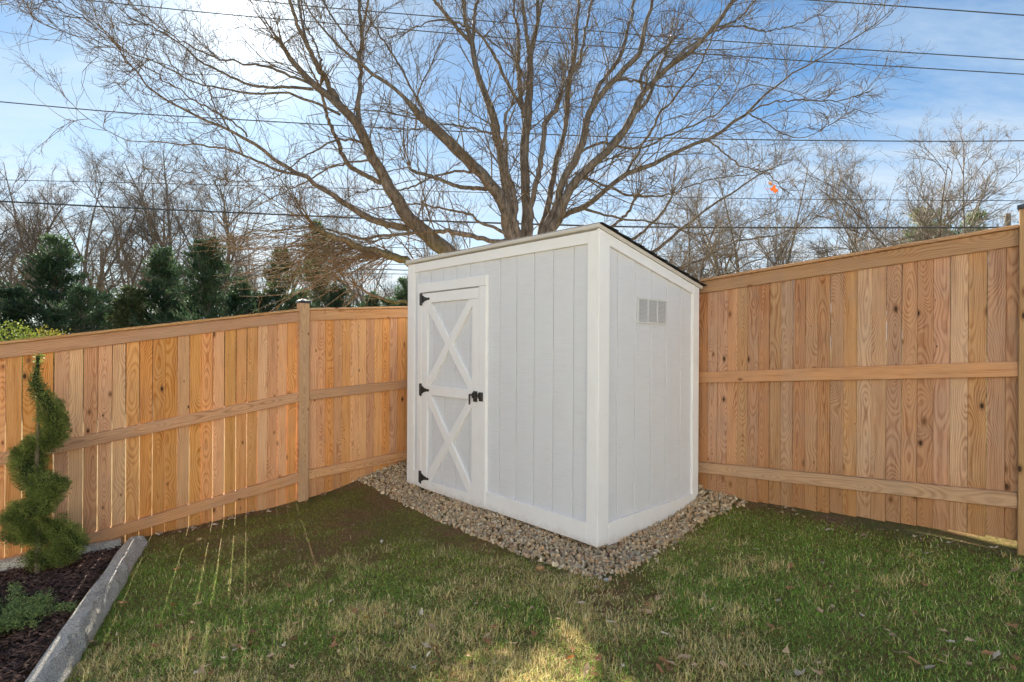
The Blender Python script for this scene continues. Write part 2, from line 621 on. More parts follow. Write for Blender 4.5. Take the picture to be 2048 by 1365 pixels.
FP_L = np.array((-1.995, 5.30)); F_L0 = np.array((-0.92 * 3.955, 3.955))
FP_M = np.array((-1.098, 5.99))
FP_R = np.array((2.93, 3.24)); F_R1 = np.array((1.595, 4.76))
CORNER = np.array((-0.137, 6.73))

# ground heights
ctrl = np.array([
    (-1.995, 5.25, -0.14), (-2.94, 4.50, -0.22), (-1.10, 5.95, 0.10), (-0.6, 6.4, 0.12), (-1.01, 5.45, -0.03), (0.56, 3.72, -0.035),
    (1.545, 4.60, 0.085), (1.60, 4.76, 0.165), (2.40, 3.85, 0.145), (2.70, 3.48, 0.152), (2.93, 3.22, 0.172), (-0.3, 4.6, -0.03),
    (-2.33, 3.07, -0.30), (-2.85, 4.35, -0.235), (-1.5, 2.6, -0.19), (0.0, 2.2, -0.03), (1.8, 2.0, 0.10), (0, 0, 0.0),
    (-3.0, 1.0, -0.38), (3.0, 0.5, 0.15), (0.3, 3.3, -0.03), (1.6, 3.6, 0.045), (-1.4, 4.4, -0.10), (-4.2, 3.4, -0.42), (3.6, 2.2, 0.25)])
def _phi(r):
    return r * r * np.log(r + 1e-6)
_A = _phi(np.linalg.norm(ctrl[:, None, :2] - ctrl[None, :, :2], axis=2)) + np.eye(len(ctrl)) * 0.02
_B = np.c_[np.ones(len(ctrl)), ctrl[:, :2]]
_sol = np.linalg.solve(np.block([[_A, _B], [_B.T, np.zeros((3, 3))]]), np.r_[ctrl[:, 2], 0, 0, 0])


def ground(x, y):
    x = np.asarray(x, float); y = np.asarray(y, float)
    sh = x.shape
    p = np.c_[x.ravel(), y.ravel()]
    q = np.clip(p, (-5.5, -1.5), (4.5, 7.5))
    k = _phi(np.linalg.norm(q[:, None, :] - ctrl[None, :, :2], axis=2))
    z = k @ _sol[:len(ctrl)] + _sol[-3] + q @ _sol[-2:]
    d = np.hypot(p[:, 0] * 0.9, p[:, 1] - 3.2)
    s = np.clip((d - 4.5) / 4.0, 0, 1); s = s * s * (3 - 2 * s)
    z = np.clip(z, -0.6, 0.45) * (1 - s) + (-0.22) * s
    z = z + 0.010 * np.sin(p[:, 0] * 7.1 + 1.3 * np.sin(p[:, 1] * 5.0)) * np.cos(p[:, 1] * 6.3 + 0.7)
    return z.reshape(sh)


def on_ground(px, py):
    u, v = uv(px, py)
    Y = np.linspace(1.2, 8.5, 1500)
    g = ground(u * Y, Y)
    hit = np.where(EYE + v * Y <= g)[0]
    y = Y[hit[0]] if len(hit) else 8.5
    return np.array((u * y, y, float(ground(u * y, y))))


def inside(poly, x, y):
    poly = np.asarray(poly); c = np.zeros(len(x), bool)
    j = len(poly) - 1
    for i in range(len(poly)):
        xi, yi = poly[i][:2]; xj, yj = poly[j][:2]
        cond = ((yi > y) != (yj > y)) & (x < (xj - xi) * (y - yi) / (yj - yi + 1e-12) + xi)
        c ^= cond
        j = i
    return c


shed_poly = [C0[:2], (C0 + EF * LF)[:2], (C0 + EF * LF + ER * LR)[:2], (C0 + ER * LR)[:2]]
gr_px = [(716, 962), (760, 985), (800, 1006), (850, 1030), (905, 1056), (960, 1078), (1010, 1100), (1060, 1118), (1110, 1134), (1160, 1148), (1205, 1157),
         (1250, 1142), (1290, 1118), (1340, 1085), (1390, 1052), (1440, 1024), (1480, 1004), (1496, 993)]
gravel_poly = [on_ground(*p)[:2] for p in gr_px]
gravel_poly = gravel_poly + [F_R1 + (FP_R - F_R1) * 0.10, F_R1 + (F_R1 - FP_R) * 0.4, CORNER + np.array((0, -0.05)), FP_M, FP_L + (FP_M - FP_L) * 0.42]
bed_px_poly = [on_ground(296, 1088)[:2], on_ground(268, 1123)[:2], on_ground(248, 1171)[:2], on_ground(220, 1209)[:2], on_ground(198, 1253)[:2], on_ground(178, 1285)[:2]]
curb_base = [np.array(p) for p in bed_px_poly]
d_ = curb_base[-1] - curb_base[-3]; d_ /= np.linalg.norm(d_)
curb_base += [curb_base[-1] + d_ * 0.45, curb_base[-1] + d_ * 0.95]
bed_poly = [tuple(p) for p in curb_base] + [(-5.2, 1.8), (-5.2, 2.9), tuple(F_L0 + (F_L0 - FP_L) * 0.6)]


# ------------------------------------------------------------------ ground sheet
def ground_material():
    m, t, out = material('lawn_soil')
    geo = t.n('ShaderNodeTexCoord').outputs['Object']
    a = t.noise(geo, 1.3, 4, 0.6)
    b = t.noise(geo, 22.0, 6, 0.7)
    c = t.noise(geo, 160.0, 3, 0.7)
    soil = t.mix(b, (0.19, 0.105, 0.048), (0.42, 0.245, 0.125))
    moss = t.mix(c, (0.13, 0.14, 0.030), (0.29, 0.27, 0.075))
    sp = t.n('ShaderNodeSeparateXYZ', i_0=geo)
    pz = t.noise(geo, 6.5, 5, 0.7)
    col = t.mix(t.m('MULTIPLY', t.step(t.m('ADD', t.m('MULTIPLY', a, 0.5), t.m('MULTIPLY', pz, 0.5)), 0.42, 0.56), 0.80), soil, moss)
    crumb = t.noise(geo, 75.0, 5, 0.75)
    col = t.mix(t.m('MULTIPLY', t.step(crumb, 0.50, 0.36), 0.65), col, (0.075, 0.045, 0.024))
    col = t.mix(t.m('MULTIPLY', t.step(crumb, 0.58, 0.70), 0.45), col, (0.55, 0.40, 0.22))
    # beyond the fences: pale dry grass and leaf litter
    far = t.m('MAXIMUM', t.step(sp.outputs[1], 7.2, 8.5), t.step(sp.outputs[1], 1.5, 0.9))
    lv_ = t.vm('DOT_PRODUCT', geo, (-0.634, 0.773, 0.0)).outputs['Value']
    far = t.m('MAXIMUM', far, t.m('MULTIPLY', t.step(lv_, 5.45, 5.7), t.step(sp.outputs[0], -1.2, -1.8)))
    dry = t.mix(b, (0.17, 0.15, 0.055), (0.40, 0.31, 0.14))
    col = t.mix(far, col, dry)
    h = t.m('ADD', t.m('ADD', b, crumb), t.m('MULTIPLY', c, 0.6))
    principled(t, out, col, 0.95, bump(t, h, 1.0, 0.03), 0.1)
    return m


def axis_pts(lo, hi, step, far):
    core = np.arange(lo, hi + 1e-6, step)
    g = [step]
    outp = []
    x = 0
    while x < far:
        x += g[-1]; g.append(g[-1] * 1.35); outp.append(x)
    outp = np.array(outp)
    return np.r_[(lo - outp)[::-1], core, hi + outp]


gx = axis_pts(-5.6, 4.8, 0.06, 500); gy = axis_pts(-2.0, 8.0, 0.06, 500)
GX, GY = np.meshgrid(gx, gy)
GZ = ground(GX, GY)
ii = np.arange(GX.size).reshape(GX.shape)
gf = np.stack((ii[:-1, :-1], ii[:-1, 1:], ii[1:, 1:], ii[1:, :-1]), -1).reshape(-1, 4)
tag(add('ground', mesh('ground', np.stack((GX, GY, GZ), -1), gf, ground_material(), True)), kind='structure')

# ------------------------------------------------------------------ fences
picket_cache = {}


def picket_mesh(wd, mat):
    key = (round(wd, 4), mat.name)
    if key not in picket_cache:
        b = MB(); b.box(-wd / 2, wd / 2, -0.008, 0.008, 0.0, 1.80, 0.0018)
        me = mesh('picket', b.v, b.f, mat)
        import bmesh
        bm = bmesh.new(); bm.from_mesh(me); bmesh.ops.recalc_face_normals(bm, faces=bm.faces); bm.to_mesh(me); bm.free()
        picket_cache[key] = me
    return picket_cache[key]


def fence(name_label, A, B, zA, zB, mat, gaps, pitch, seed, extra_from=0.0, posts=(), side=-1, group='wooden fence runs round the yard'):
    """fence run from A to B (2-D), cap top heights zA zB; side: which way the rails face"""
    rr = random.Random(seed)
    A = np.array(A, float); B = np.array(B, float)
    L = np.linalg.norm(B - A)
    d = (B - A) / L
    yaw = math.atan2(d[1], d[0])
    root = empty('board_fence', (A[0], A[1], 0), name_label, 'fence', group)
    root.rotation_euler = (0, 0, yaw)
    sl = (zB - zA) / L
    pitch_ang = -math.atan(sl)
    s = side                                     # local y sign of the face carrying the rails
    # local x along the run; pickets at y=0
    x = extra_from
    while x < L - 0.02:
        wd = rr.choice((0.0825, 0.084, 0.085))
        zt = zA + sl * (x + wd / 2)
        o = add('picket', picket_mesh(wd, mat), root, (x + wd / 2, rr.uniform(-0.0012, 0.0012), zt - 1.825 + rr.uniform(-0.006, 0.006)),
                (rr.uniform(-0.002, 0.002), rr.uniform(-0.0016, 0.0016), rr.uniform(-0.012, 0.012)))
        x += max(wd + rr.uniform(*gaps), pitch if rr.random() < 0.0 else 0)
    ls = L / math.cos(pitch_ang)
    def rail(nm, zoff, h, y0, y1, x0=0.0, x1=None, bev=0.003):
        b = MB()
        x1 = ls if x1 is None else x1
        lo, hi = (min(s * y0, s * y1), max(s * y0, s * y1))
        # a few slices along x so the board can bow slightly
        b.box(x0 + 0.001, x1 - 0.001, lo, hi, -h, 0, bev)
        return b.build(nm, M_RAIL, root, (0, 0, zA + zoff), (0, pitch_ang, 0))
    rail('rail', -0.786, 0.089, 0.009, 0.047)
    rail('rail', -1.544, 0.089, 0.009, 0.047)
    rail('fascia_board', -0.022, 0.098, 0.009, 0.030)
    b = MB(); b.box(0.001, ls - 0.001, -0.055, 0.055, -0.021, 0, 0.003)
    b.build('cap_board', M_RAIL, root, (0, 0, zA), (0, pitch_ang, 0))
    # galvanised nail heads are too small to see; posts next
    for (px_, zt, zb) in posts:
        b = MB(); b.box(-0.046, 0.046, -0.046, 0.046, zb, zt, 0.004)
        p = b.build('post', M_POST, root, (px_, s * 0.012, 0), (0, 0, 0))
        q = MB()
        v0 = len(q.v)
        q.box(-0.055, 0.055, -0.055, 0.055, zt - 0.012, zt + 0.012, 0.003)
        q.poly_prism([(-0.05, -0.05), (0.05, -0.05), (0.05, 0.05), (-0.05, 0.05)], np.array((0, 0, 0.0)), np.array((1.0, 0, 0)), np.array((0, 1.0, 0)), UP, zt + 0.0125, zt + 0.032, 0.0)
        for i in range(len(q.v) - 4, len(q.v)):
            q.v[i] = q.v[i] * np.array((0.12, 0.12, 1))
        q.build('post_cap', M_CAP, p)
    return root


dL = (FP_L - F_L0); dL /= np.linalg.norm(dL)
A_L = F_L0 - dL * 1.3
slL = (1.68 - 1.35) / np.linalg.norm(FP_L - F_L0)
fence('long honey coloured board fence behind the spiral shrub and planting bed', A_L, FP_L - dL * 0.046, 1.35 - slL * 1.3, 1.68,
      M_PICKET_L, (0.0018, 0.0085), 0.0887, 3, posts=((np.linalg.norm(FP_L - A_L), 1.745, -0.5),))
dM = (CORNER - FP_L); LM = np.linalg.norm(dM); dM /= LM
fence('short board fence run between the capped post and the shed', FP_L + dM * 0.046, CORNER, 1.69, 1.69 + 0.065 * LM,
      M_PICKET_L, (0.0002, 0.0022), 0.0887, 5, side=-1)
dR = (FP_R - CORNER); LRr = np.linalg.norm(dR); dR /= LRr
slR = (2.06 - 1.915) / np.linalg.norm(FP_R - F_R1)
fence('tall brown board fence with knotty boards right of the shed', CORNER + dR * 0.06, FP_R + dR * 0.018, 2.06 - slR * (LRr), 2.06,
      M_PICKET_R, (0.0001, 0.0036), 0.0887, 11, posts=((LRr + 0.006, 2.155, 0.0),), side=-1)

# ------------------------------------------------------------------ shed
NF = -ER            # outward normal of the door face
NR = -EF            # outward normal of the vent face
shed = empty('garden_shed', tuple(C0), 'white painted lean-to garden shed with crossed door braces on the gravel', 'shed')


def sh(name, mat, pts, face, d0, d1, bev=0.0025, parent=None, smooth=False, loc=None):
    """prism on a shed face; pts in (t along face, z); d = distance outwards; object origin at the first point"""
    ax = EF if face == 'F' else ER
    nn = NF if face == 'F' else NR
    org = np.zeros(3)
    b = MB(); b.poly_prism(pts, org, ax, UP, nn, d0, d1, bev)
    par = parent or shed
    return b.build(name, mat, par)


def rect(a, b, c, d):
    return [(a, c), (b, c), (b, d), (a, d)]


def clip_poly(poly, xmin, xmax, zmin, zmax):
    for (ax, val, keep_gt) in ((0, xmin, True), (0, xmax, False), (1, zmin, True), (1, zmax, False)):
        outp = []
        for i in range(len(poly)):
            p, q = poly[i - 1], poly[i]
            ip = (p[ax] >= val) if keep_gt else (p[ax] <= val)
            iq = (q[ax] >= val) if keep_gt else (q[ax] <= val)
            if ip != iq:
                f = (val - p[ax]) / (q[ax] - p[ax])
                outp.append((p[0] + (q[0] - p[0]) * f, p[1] + (q[1] - p[1]) * f))
            if iq:
                outp.append(q)
        poly = outp
    return poly


# inner box behind the boards (walls' backing)
b = MB()
core = [C0 * 0 + NF * -0.009 + NR * -0.009, EF * (LF - 0.02) + NF * -0.009, EF * (LF - 0.02) + ER * LR, ER * LR + NR * -0.009]
vb = [p + UP * 0.02 for p in core] + [core[0] + UP * (ZF - 0.03), core[1] + UP * (ZF - 0.03), core[2] + UP * (ZB - 0.03), core[3] + UP * (ZB - 0.03)]
b.v += vb
b.f += [(0, 1, 2, 3), (4, 5, 6, 7), (0, 1, 5, 4), (1, 2, 6, 5), (2, 3, 7, 6), (3, 0, 4, 7)]
b.build('wall', M_SIDING, shed)

GR = 0.0085
# siding boards on the door face
t0 = 0.0; gro = [0.22 + 0.196 * k for k in range(11)]
edges = [0.02] + [g for g in gro if g < LF - 0.08] + [LF - 0.01]
for a, c in zip(edges[:-1], edges[1:]):
    a2, c2 = a + GR / 2, c - GR / 2
    # leave the door opening free
    if c2 <= 1.242 or a2 >= 2.094:
        sh('siding_board', M_SIDING, rect(a2, c2, 0.02, ZF - 0.03), 'F', -0.012, 0.0, 0.002)
    else:
        sh('siding_board', M_SIDING, rect(a2, c2, 1.838, ZF - 0.03), 'F', -0.012, 0.0, 0.002)
        if a2 < 1.242:
            sh('siding_board', M_SIDING, rect(a2, 1.242, 0.02, 1.836), 'F', -0.012, 0.0, 0.002)
        if c2 > 2.094:
            sh('siding_board', M_SIDING, rect(2.094, c2, 0.02, 1.836), 'F', -0.012, 0.0, 0.002)


def ztop(s):
    return ZF + (ZB - ZF) * s / LR


edges = [0.02, 0.215, 0.424, 0.629, 0.837, 1.044, LR - 0.01]
for a, c in zip(edges[:-1], edges[1:]):
    a2, c2 = a + GR / 2, c - GR / 2
    sh('siding_board', M_SIDING, [(a2, 0.02), (c2, 0.02), (c2, ztop(c2) - 0.03), (a2, ztop(a2) - 0.03)], 'R', -0.012, 0.0, 0.002)
# far side and back walls as boards too
b = MB(); b.poly_prism([(0, 0.02), (LR, 0.02), (LR, ztop(LR) - 0.03), (0, ZF - 0.03)], EF * LF, ER, UP, EF, -0.018, 0.0, 0.0)
b.build('wall', M_SIDING, shed)
b = MB(); b.poly_prism(rect(0, LF, 0.02, ZB - 0.03), ER * LR, EF, UP, ER, 0.001, 0.018, 0.0)
b.build('wall', M_SIDING, shed)
# trim
TH = 0.020
def trim(name, pts, face, d1=TH, bev=0.003):
    return sh(name, M_TRIM, pts, face, 0.0005, d1, bev)
trim('corner_trim', rect(-0.0, 0.082, -0.004, ZF - 0.004), 'F')
trim('corner_trim', [(-TH - 0.0, -0.004), (0.098, -0.004), (0.098, ztop(0.098)), (-TH, ztop(-TH))], 'R')
trim('corner_trim', rect(LF - 0.115, LF, -0.004, ZF - 0.004), 'F')
trim('corner_trim', [(LR - 0.095, -0.02), (LR, -0.02), (LR, ztop(LR)), (LR - 0.095, ztop(LR - 0.095))], 'R')
trim('top_trim', rect(0.083, LF - 0.116, ZF - 0.085, ZF - 0.004), 'F', TH - 0.001)
trim('top_trim', [(0.099, ztop(0.099) - 0.075), (LR - 0.096, ztop(LR - 0.096) - 0.075), (LR - 0.096, ztop(LR - 0.096)), (0.099, ztop(0.099))], 'R', TH - 0.001)
trim('bottom_trim', rect(0.083, 1.148, -0.002, 0.140), 'F', TH - 0.001)
trim('bottom_trim', rect(2.166, LF - 0.116, -0.002, 0.140), 'F', TH - 0.001)
trim('bottom_trim', rect(0.099, LR - 0.096, -0.02, 0.138), 'R', TH - 0.001)
# door frame
trim('door_frame', rect(1.149, 1.239, -0.002, 1.839), 'F', 0.028)
trim('door_frame', rect(2.097, 2.165, -0.002, 1.839), 'F', 0.028)
trim('door_frame', rect(1.149, 2.165, 1.840, 1.926), 'F', 0.029)
# door
D0, D1, DZ0, DZ1 = 1.2425, 2.0935, -0.006, 1.828
door = sh('door', M_SIDING, rect(D0 + 0.012, D1 - 0.012, 0.01, DZ1 - 0.01), 'F', -0.016, -0.0035, 0.001)
def dsh(nm, mat, pts, d0, d1, bev=0.002):
    return sh(nm, mat, pts, 'F', d0, d1, bev, parent=door)
gd = [D0 + 0.002, D0 + 0.155, D0 + 0.345, D0 + 0.530, D0 + 0.70, D1 - 0.002]
for a, c in zip(gd[:-1], gd[1:]):
    dsh('door_board', M_SIDING, rect(a + GR / 2, c - GR / 2, 0.01, DZ1 - 0.01), -0.0050, 0.0035)
ST = 0.089
TD0, TD1 = 0.0045, 0.0255
zmid0, zmid1 = 0.882, 0.970
dsh('door_stile', M_TRIM, rect(D0, D0 + ST, DZ0 + 0.0895, DZ1 - ST - 0.0005), TD0, TD1)
dsh('door_stile', M_TRIM, rect(D1 - ST, D1, DZ0 + 0.0895, DZ1 - ST - 0.0005), TD0, TD1)
dsh('door_rail', M_TRIM, rect(D0, D1, DZ1 - ST, DZ1), TD0, TD1)
dsh('door_rail', M_TRIM, rect(D0, D1, DZ0, DZ0 + 0.089), TD0, TD1)
dsh('door_rail', M_TRIM, rect(D0 + ST + 0.0005, D1 - ST - 0.0005, zmid0, zmid1), TD0, TD1)
for (za, zb) in ((zmid1 + 0.0005, DZ1 - ST - 0.0005), (DZ0 + 0.0895, zmid0 - 0.0005)):
    xa, xb = D0 + ST + 0.0005, D1 - ST - 0.0005
    def brace(p, q, hw=0.038):
        p = np.array(p); q = np.array(q); dd = (q - p) / np.linalg.norm(q - p)
        nn = np.array((-dd[1], dd[0])) * hw
        p2, q2 = p - dd * 0.2, q + dd * 0.2
        return [tuple(p2 + nn), tuple(q2 + nn), tuple(q2 - nn), tuple(p2 - nn)]
    full = clip_poly(brace((xa, zb), (xb, za)), xa, xb, za, zb)
    dsh('door_brace', M_TRIM, full, TD0, TD1 - 0.001)
    # the other diagonal butts against it in two halves
    cen = np.array(((xa + xb) / 2, (za + zb) / 2))
    dd = np.array((xb - xa, za - zb)); dd = dd / np.linalg.norm(dd)
    nrm2 = np.array((-dd[1], dd[0]))
    for sgn in (1, -1):
        poly = clip_poly(brace((xa, za), (xb, zb)), xa, xb, za, zb)
        # clip by the edge of the full brace
        outp = []
        f_ = lambda p: sgn * float(np.dot(np.array(p) - cen, nrm2)) - 0.0390
        for i in range(len(poly)):
            p, q = poly[i - 1], poly[i]
            fp, fq = f_(p), f_(q)
            if (fp >= 0) != (fq >= 0):
                k = fp / (fp - fq)
                outp.append((p[0] + (q[0] - p[0]) * k, p[1] + (q[1] - p[1]) * k))
            if fq >= 0:
                outp.append(q)
        dsh('door_brace', M_TRIM, outp, TD0, TD1 - 0.001)
# tee hinges
for zc_ in (1.777, 0.922, 0.095):
    hb = MB()
    ax0 = np.zeros(3)
    xh = D1 + 0.004
    hb.poly_prism(rect(xh - 0.004, xh + 0.030, zc_ - 0.056, zc_ + 0.056), ax0, EF, UP, NF, 0.0285, 0.0325, 0.001)
    hb.poly_prism([(xh - 0.012, zc_ - 0.038), (xh - 0.012, zc_ + 0.038), (xh - 0.050, zc_ + 0.020), (xh - 0.105, zc_ + 0.010), (xh - 0.115, zc_ + 0.013), (xh - 0.128, zc_ + 0.008),
                   (xh - 0.132, zc_), (xh - 0.128, zc_ - 0.008), (xh - 0.115, zc_ - 0.013), (xh - 0.105, zc_ - 0.010), (xh - 0.050, zc_ - 0.020)], ax0, EF, UP, NF, 0.026, 0.0305, 0.001)
    hp = []
    n = 10
    cx = xh - 0.008
    ring = [(0.008 * math.cos(2 * math.pi * i / n), 0.008 * math.sin(2 * math.pi * i / n)) for i in range(n)]
    hb.poly_prism(ring, EF * cx + NF * 0.036, EF, NF, UP, zc_ - 0.060, zc_ + 0.060, 0.001)
    for zz in (-0.045, -0.015, 0.02, 0.045):
        ring = [(0.005 * math.cos(2 * math.pi * i / 8), 0.005 * math.sin(2 * math.pi * i / 8)) for i in range(8)]
        hb.poly_prism(ring, EF * (xh + 0.019) + UP * (zc_ + zz), EF, UP, NF, 0.0325, 0.035, 0.001)
    hb.build('hinge', M_IRON, door)
# sliding bolt latch
lb = MB(); zl = 0.915
lb.poly_prism(rect(D0 + 0.012, D0 + 0.066, zl - 0.045, zl + 0.045), np.zeros(3), EF, UP, NF, 0.0260, 0.030, 0.001)
lb.poly_prism(rect(D0 - 0.064, D0 - 0.012, zl - 0.035, zl + 0.040), np.zeros(3), EF, UP, NF, 0.0285, 0.033, 0.001)
ring = [(0.008 * math.cos(2 * math.pi * i / 10), 0.008 * math.sin(2 * math.pi * i / 10)) for i in range(10)]
lb.poly_prism(ring, NF * 0.042 + UP * (zl + 0.012), UP, NF, EF, D0 - 0.060, D0 + 0.100, 0.001)
lb.poly_prism(ring, NF * 0.046 + EF * (D0 + 0.094), EF, NF, UP, zl - 0.070, zl + 0.018, 0.001)
for xx in (-0.055, -0.030, 0.02, 0.05):
    lb.poly_prism(rect(D0 + xx - 0.006, D0 + xx + 0.006, zl - 0.012, zl + 0.034), np.zeros(3), EF, UP, NF, 0.030, 0.053, 0.002)
lb.build('latch', M_IRON, door)
# vent with three columns of louvres
V0, V1, VZ0, VZ1 = 0.443, 0.834, 1.514, 1.706
vent = sh('vent', flat_mat('vent_screen', (0.14, 0.14, 0.15), 0.9), rect(V0 + 0.002, V1 - 0.002, VZ0 + 0.002, VZ1 - 0.002), 'R', 0.0005, 0.003, 0.0)
for pts in (rect(V0, V1, VZ0, VZ0 + 0.014), rect(V0, V1, VZ1 - 0.014, VZ1), rect(V0, V0 + 0.016, VZ0 + 0.0145, VZ1 - 0.0145),
            rect(V1 - 0.016, V1, VZ0 + 0.0145, VZ1 - 0.0145), rect(V0 + 0.1265, V0 + 0.1405, VZ0 + 0.0145, VZ1 - 0.0145), rect(V0 + 0.2505, V0 + 0.2645, VZ0 + 0.0145, VZ1 - 0.0145)):
    sh('vent_frame', M_VENT, pts, 'R', 0.003, 0.010, 0.001, parent=vent)
ns = 17
hgt = (VZ1 - VZ0 - 0.030) / ns
sl_me = None
for (ca, cb) in ((V0 + 0.017, V0 + 0.126), (V0 + 0.141, V0 + 0.250), (V0 + 0.265, V1 - 0.0165)):
    for k in range(ns):
        z0 = VZ0 + 0.015 + k * hgt
        bb = MB()
        bb.poly_prism([(0.0040, z0 + hgt * 0.80), (0.0100, z0 + hgt * 0.12), (0.0110, z0 + hgt * 0.30), (0.0048, z0 + hgt * 1.0)], ER * ca, NR, UP, ER, 0, cb - ca)
        bb.build('slat', M_VENT, vent)
# roof
sR = (ZB - ZF) / LR
RDIR = (ER + UP * sR); RDIR /= np.linalg.norm(RDIR)
RN = np.cross(EF, RDIR); RN = RN / np.linalg.norm(RN)
if RN[2] < 0: RN = -RN
RL = LR / math.cos(math.atan(sR))
O_ = UP * (ZF + 0.0015)
def roof_piece(name, mat, t0_, t1_, s0_, s1_, h0, h1, bev=0.0, par=None):
    b = MB()
    b.poly_prism([(t0_, s0_), (t1_, s0_), (t1_, s1_), (t0_, s1_)], O_, EF, RDIR, RN, h0, h1, bev)
    return b.build(name, mat, par or shed)
roof = roof_piece('roof', M_FASCIA, -0.028, LF + 0.02, -0.034, RL + 0.035, 0.0, 0.027, 0.002)
roof_piece('drip_edge', M_FASCIA, -0.030, LF + 0.022, -0.038, -0.0345, 0.006, 0.034, 0.001, roof)
rk = 9
for k in range(rk):
    s0_ = -0.038 + k * (RL + 0.10) / rk
    s1_ = -0.038 + (k + 1) * (RL + 0.10) / rk + (0.03 if k < rk - 1 else 0)
    lift = 0.0365 + 0.0015 * (rk - 1 - k) * 0
    b = MB()
    b.v += [O_ + EF * t_ + RDIR * s_ + RN * h_ for (s_, h_) in ((s0_, 0.0275), (s1_, 0.0335 + (0.0 if k == rk - 1 else 0.004)), (s1_, 0.039 + 0.004), (s0_, 0.0315))
            for t_ in (-0.050, LF + 0.035)]
    b.f += [(0, 1, 3, 2), (2, 3, 5, 4), (4, 5, 7, 6), (6, 7, 1, 0), (0, 2, 4, 6), (1, 3, 5, 7)]
    b.build('shingle_course', M_SHINGLE, roof)

# ------------------------------------------------------------------ pebbles round the shed
def ico(sub):
    import bmesh
    bm = bmesh.new(); bmesh.ops.create_icosphere(bm, subdivisions=sub, radius=1)
    v = np.array([x.co[:] for x in bm.verts]); f = np.array([[q.index for q in p.verts] for p in bm.faces]); bm.free()
    return v, f


ICO_V, ICO_F = ico(2)


def rand_rot(n):
    q = rng.normal(size=(n, 4)); q /= np.linalg.norm(q, axis=1, keepdims=True)
    a, b, c, d = q.T
    return np.stack([np.stack([1 - 2 * (c * c + d * d), 2 * (b * c - a * d), 2 * (b * d + a * c)], -1),
                     np.stack([2 * (b * c + a * d), 1 - 2 * (b * b + d * d), 2 * (c * d - a * b)], -1),
                     np.stack([2 * (b * d - a * c), 2 * (c * d + a * b), 1 - 2 * (b * b + c * c)], -1)], 1)


def seg_dist(x, y, A, B):
    A = np.array(A[:2]); B = np.array(B[:2]); d = B - A
    t = np.clip(((x - A[0]) * d[0] + (y - A[1]) * d[1]) / (d @ d), 0, 1)
    return np.hypot(x - A[0] - t * d[0], y - A[1] - t * d[1])


gp = np.array(gravel_poly)
n_try = 42000
px_ = rng.uniform(gp[:, 0].min() - 0.1, gp[:, 0].max() + 0.1, n_try); py_ = rng.uniform(gp[:, 1].min() - 0.1, gp[:, 1].max() + 0.1, n_try)
core_in = inside(gravel_poly, px_, py_)
# only keep what can be seen: not deep under the shed, not deep behind it
sx = (px_ - C0[0]) * EF[0] + (py_ - C0[1]) * EF[1]; sy = (px_ - C0[0]) * ER[0] + (py_ - C0[1]) * ER[1]
under = (sx > 0.10) & (sy > 0.10)
keep = core_in & ~(under & (sx < LF - 0.1) & (sy < LR + 3))
# a loose fringe outside the edge
dedge = np.min([seg_dist(px_, py_, gravel_poly[i], gravel_poly[i + 1]) for i in range(len(gr_px) - 1)], axis=0)
keep |= (~core_in) & (dedge < rng.exponential(0.022, n_try)) & ~(sx > 0) 
px_, py_ = px_[keep], py_[keep]
# thin out to about one stone per cell
rad = rng.choice([0.0074, 0.0090, 0.0110, 0.0134, 0.0170], len(px_), p=[0.22, 0.3, 0.26, 0.15, 0.07])
order = np.argsort(-rad)
cells = {}
sel = []
for i in order:
    k = (int(px_[i] / 0.018), int(py_[i] / 0.018))
    if cells.get(k, 0) < 2:
        cells[k] = cells.get(k, 0) + 1
        sel.append((i, cells[k]))
idx = np.array([s_[0] for s_ in sel]); lay = np.array([s_[1] for s_ in sel])
pxs, pys, rs = px_[idx], py_[idx], rad[idx]
N = len(idx)
sc3 = np.stack([rng.uniform(0.95, 1.45, N), rng.uniform(0.8, 1.1, N), rng.uniform(0.5, 0.85, N)], -1) * rs[:, None]
rot = rand_rot(N)
lump = 1 + 0.17 * np.sin(ICO_V[None, :, 0] * 3.1 + rng.uniform(0, 6, (N, 1))) * np.cos(ICO_V[None, :, 1] * 2.7 + rng.uniform(0, 6, (N, 1))) + rng.normal(0, 0.045, (N, len(ICO_V)))
v = ICO_V[None] * lump[..., None] * sc3[:, None, :]
v = np.einsum('nij,nkj->nki', rot, v)
zz = ground(pxs, pys) + 0.004 + np.where(lay == 2, 0.012, 0.0) + rng.uniform(-0.004, 0.004, N)
v += np.stack([pxs, pys, zz], -1)[:, None, :]
f = (ICO_F[None] + (np.arange(N) * len(ICO_V))[:, None, None]).reshape(-1, 3)
pal = np.array((1.45, 1.27, 0.99)) * (0.12 + 0.72 * np.array([(0.40, 0.30, 0.19), (0.30, 0.23, 0.15), (0.46, 0.38, 0.28), (0.20, 0.17, 0.14), (0.34, 0.33, 0.29), (0.55, 0.50, 0.43), (0.38, 0.22, 0.11), (0.26, 0.14, 0.085), (0.68, 0.65, 0.58), (0.13, 0.115, 0.10), (0.42, 0.28, 0.13)]))
cc = pal[rng.choice(len(pal), N, p=[.19, .16, .14, .10, .11, .07, .08, .05, .02, .04, .04])] * rng.uniform(0.8, 1.15, (N, 1))


def pebble_material():
    m, t, out = material('river_pebble')
    at = t.n('ShaderNodeAttribute', attribute_name='tint').outputs['Color']
    tc = t.n('ShaderNodeTexCoord').outputs['Object']
    n = t.noise(tc, 130, 4, 0.6)
    c = t.mix(t.m('MULTIPLY', t.step(n, 0.35, 0.75), 0.55), at, t.mix(0.5, at, (0.10, 0.07, 0.045)))
    principled(t, out, c, 0.7, bump(t, n, 0.3, 0.002), 0.3)
    return m


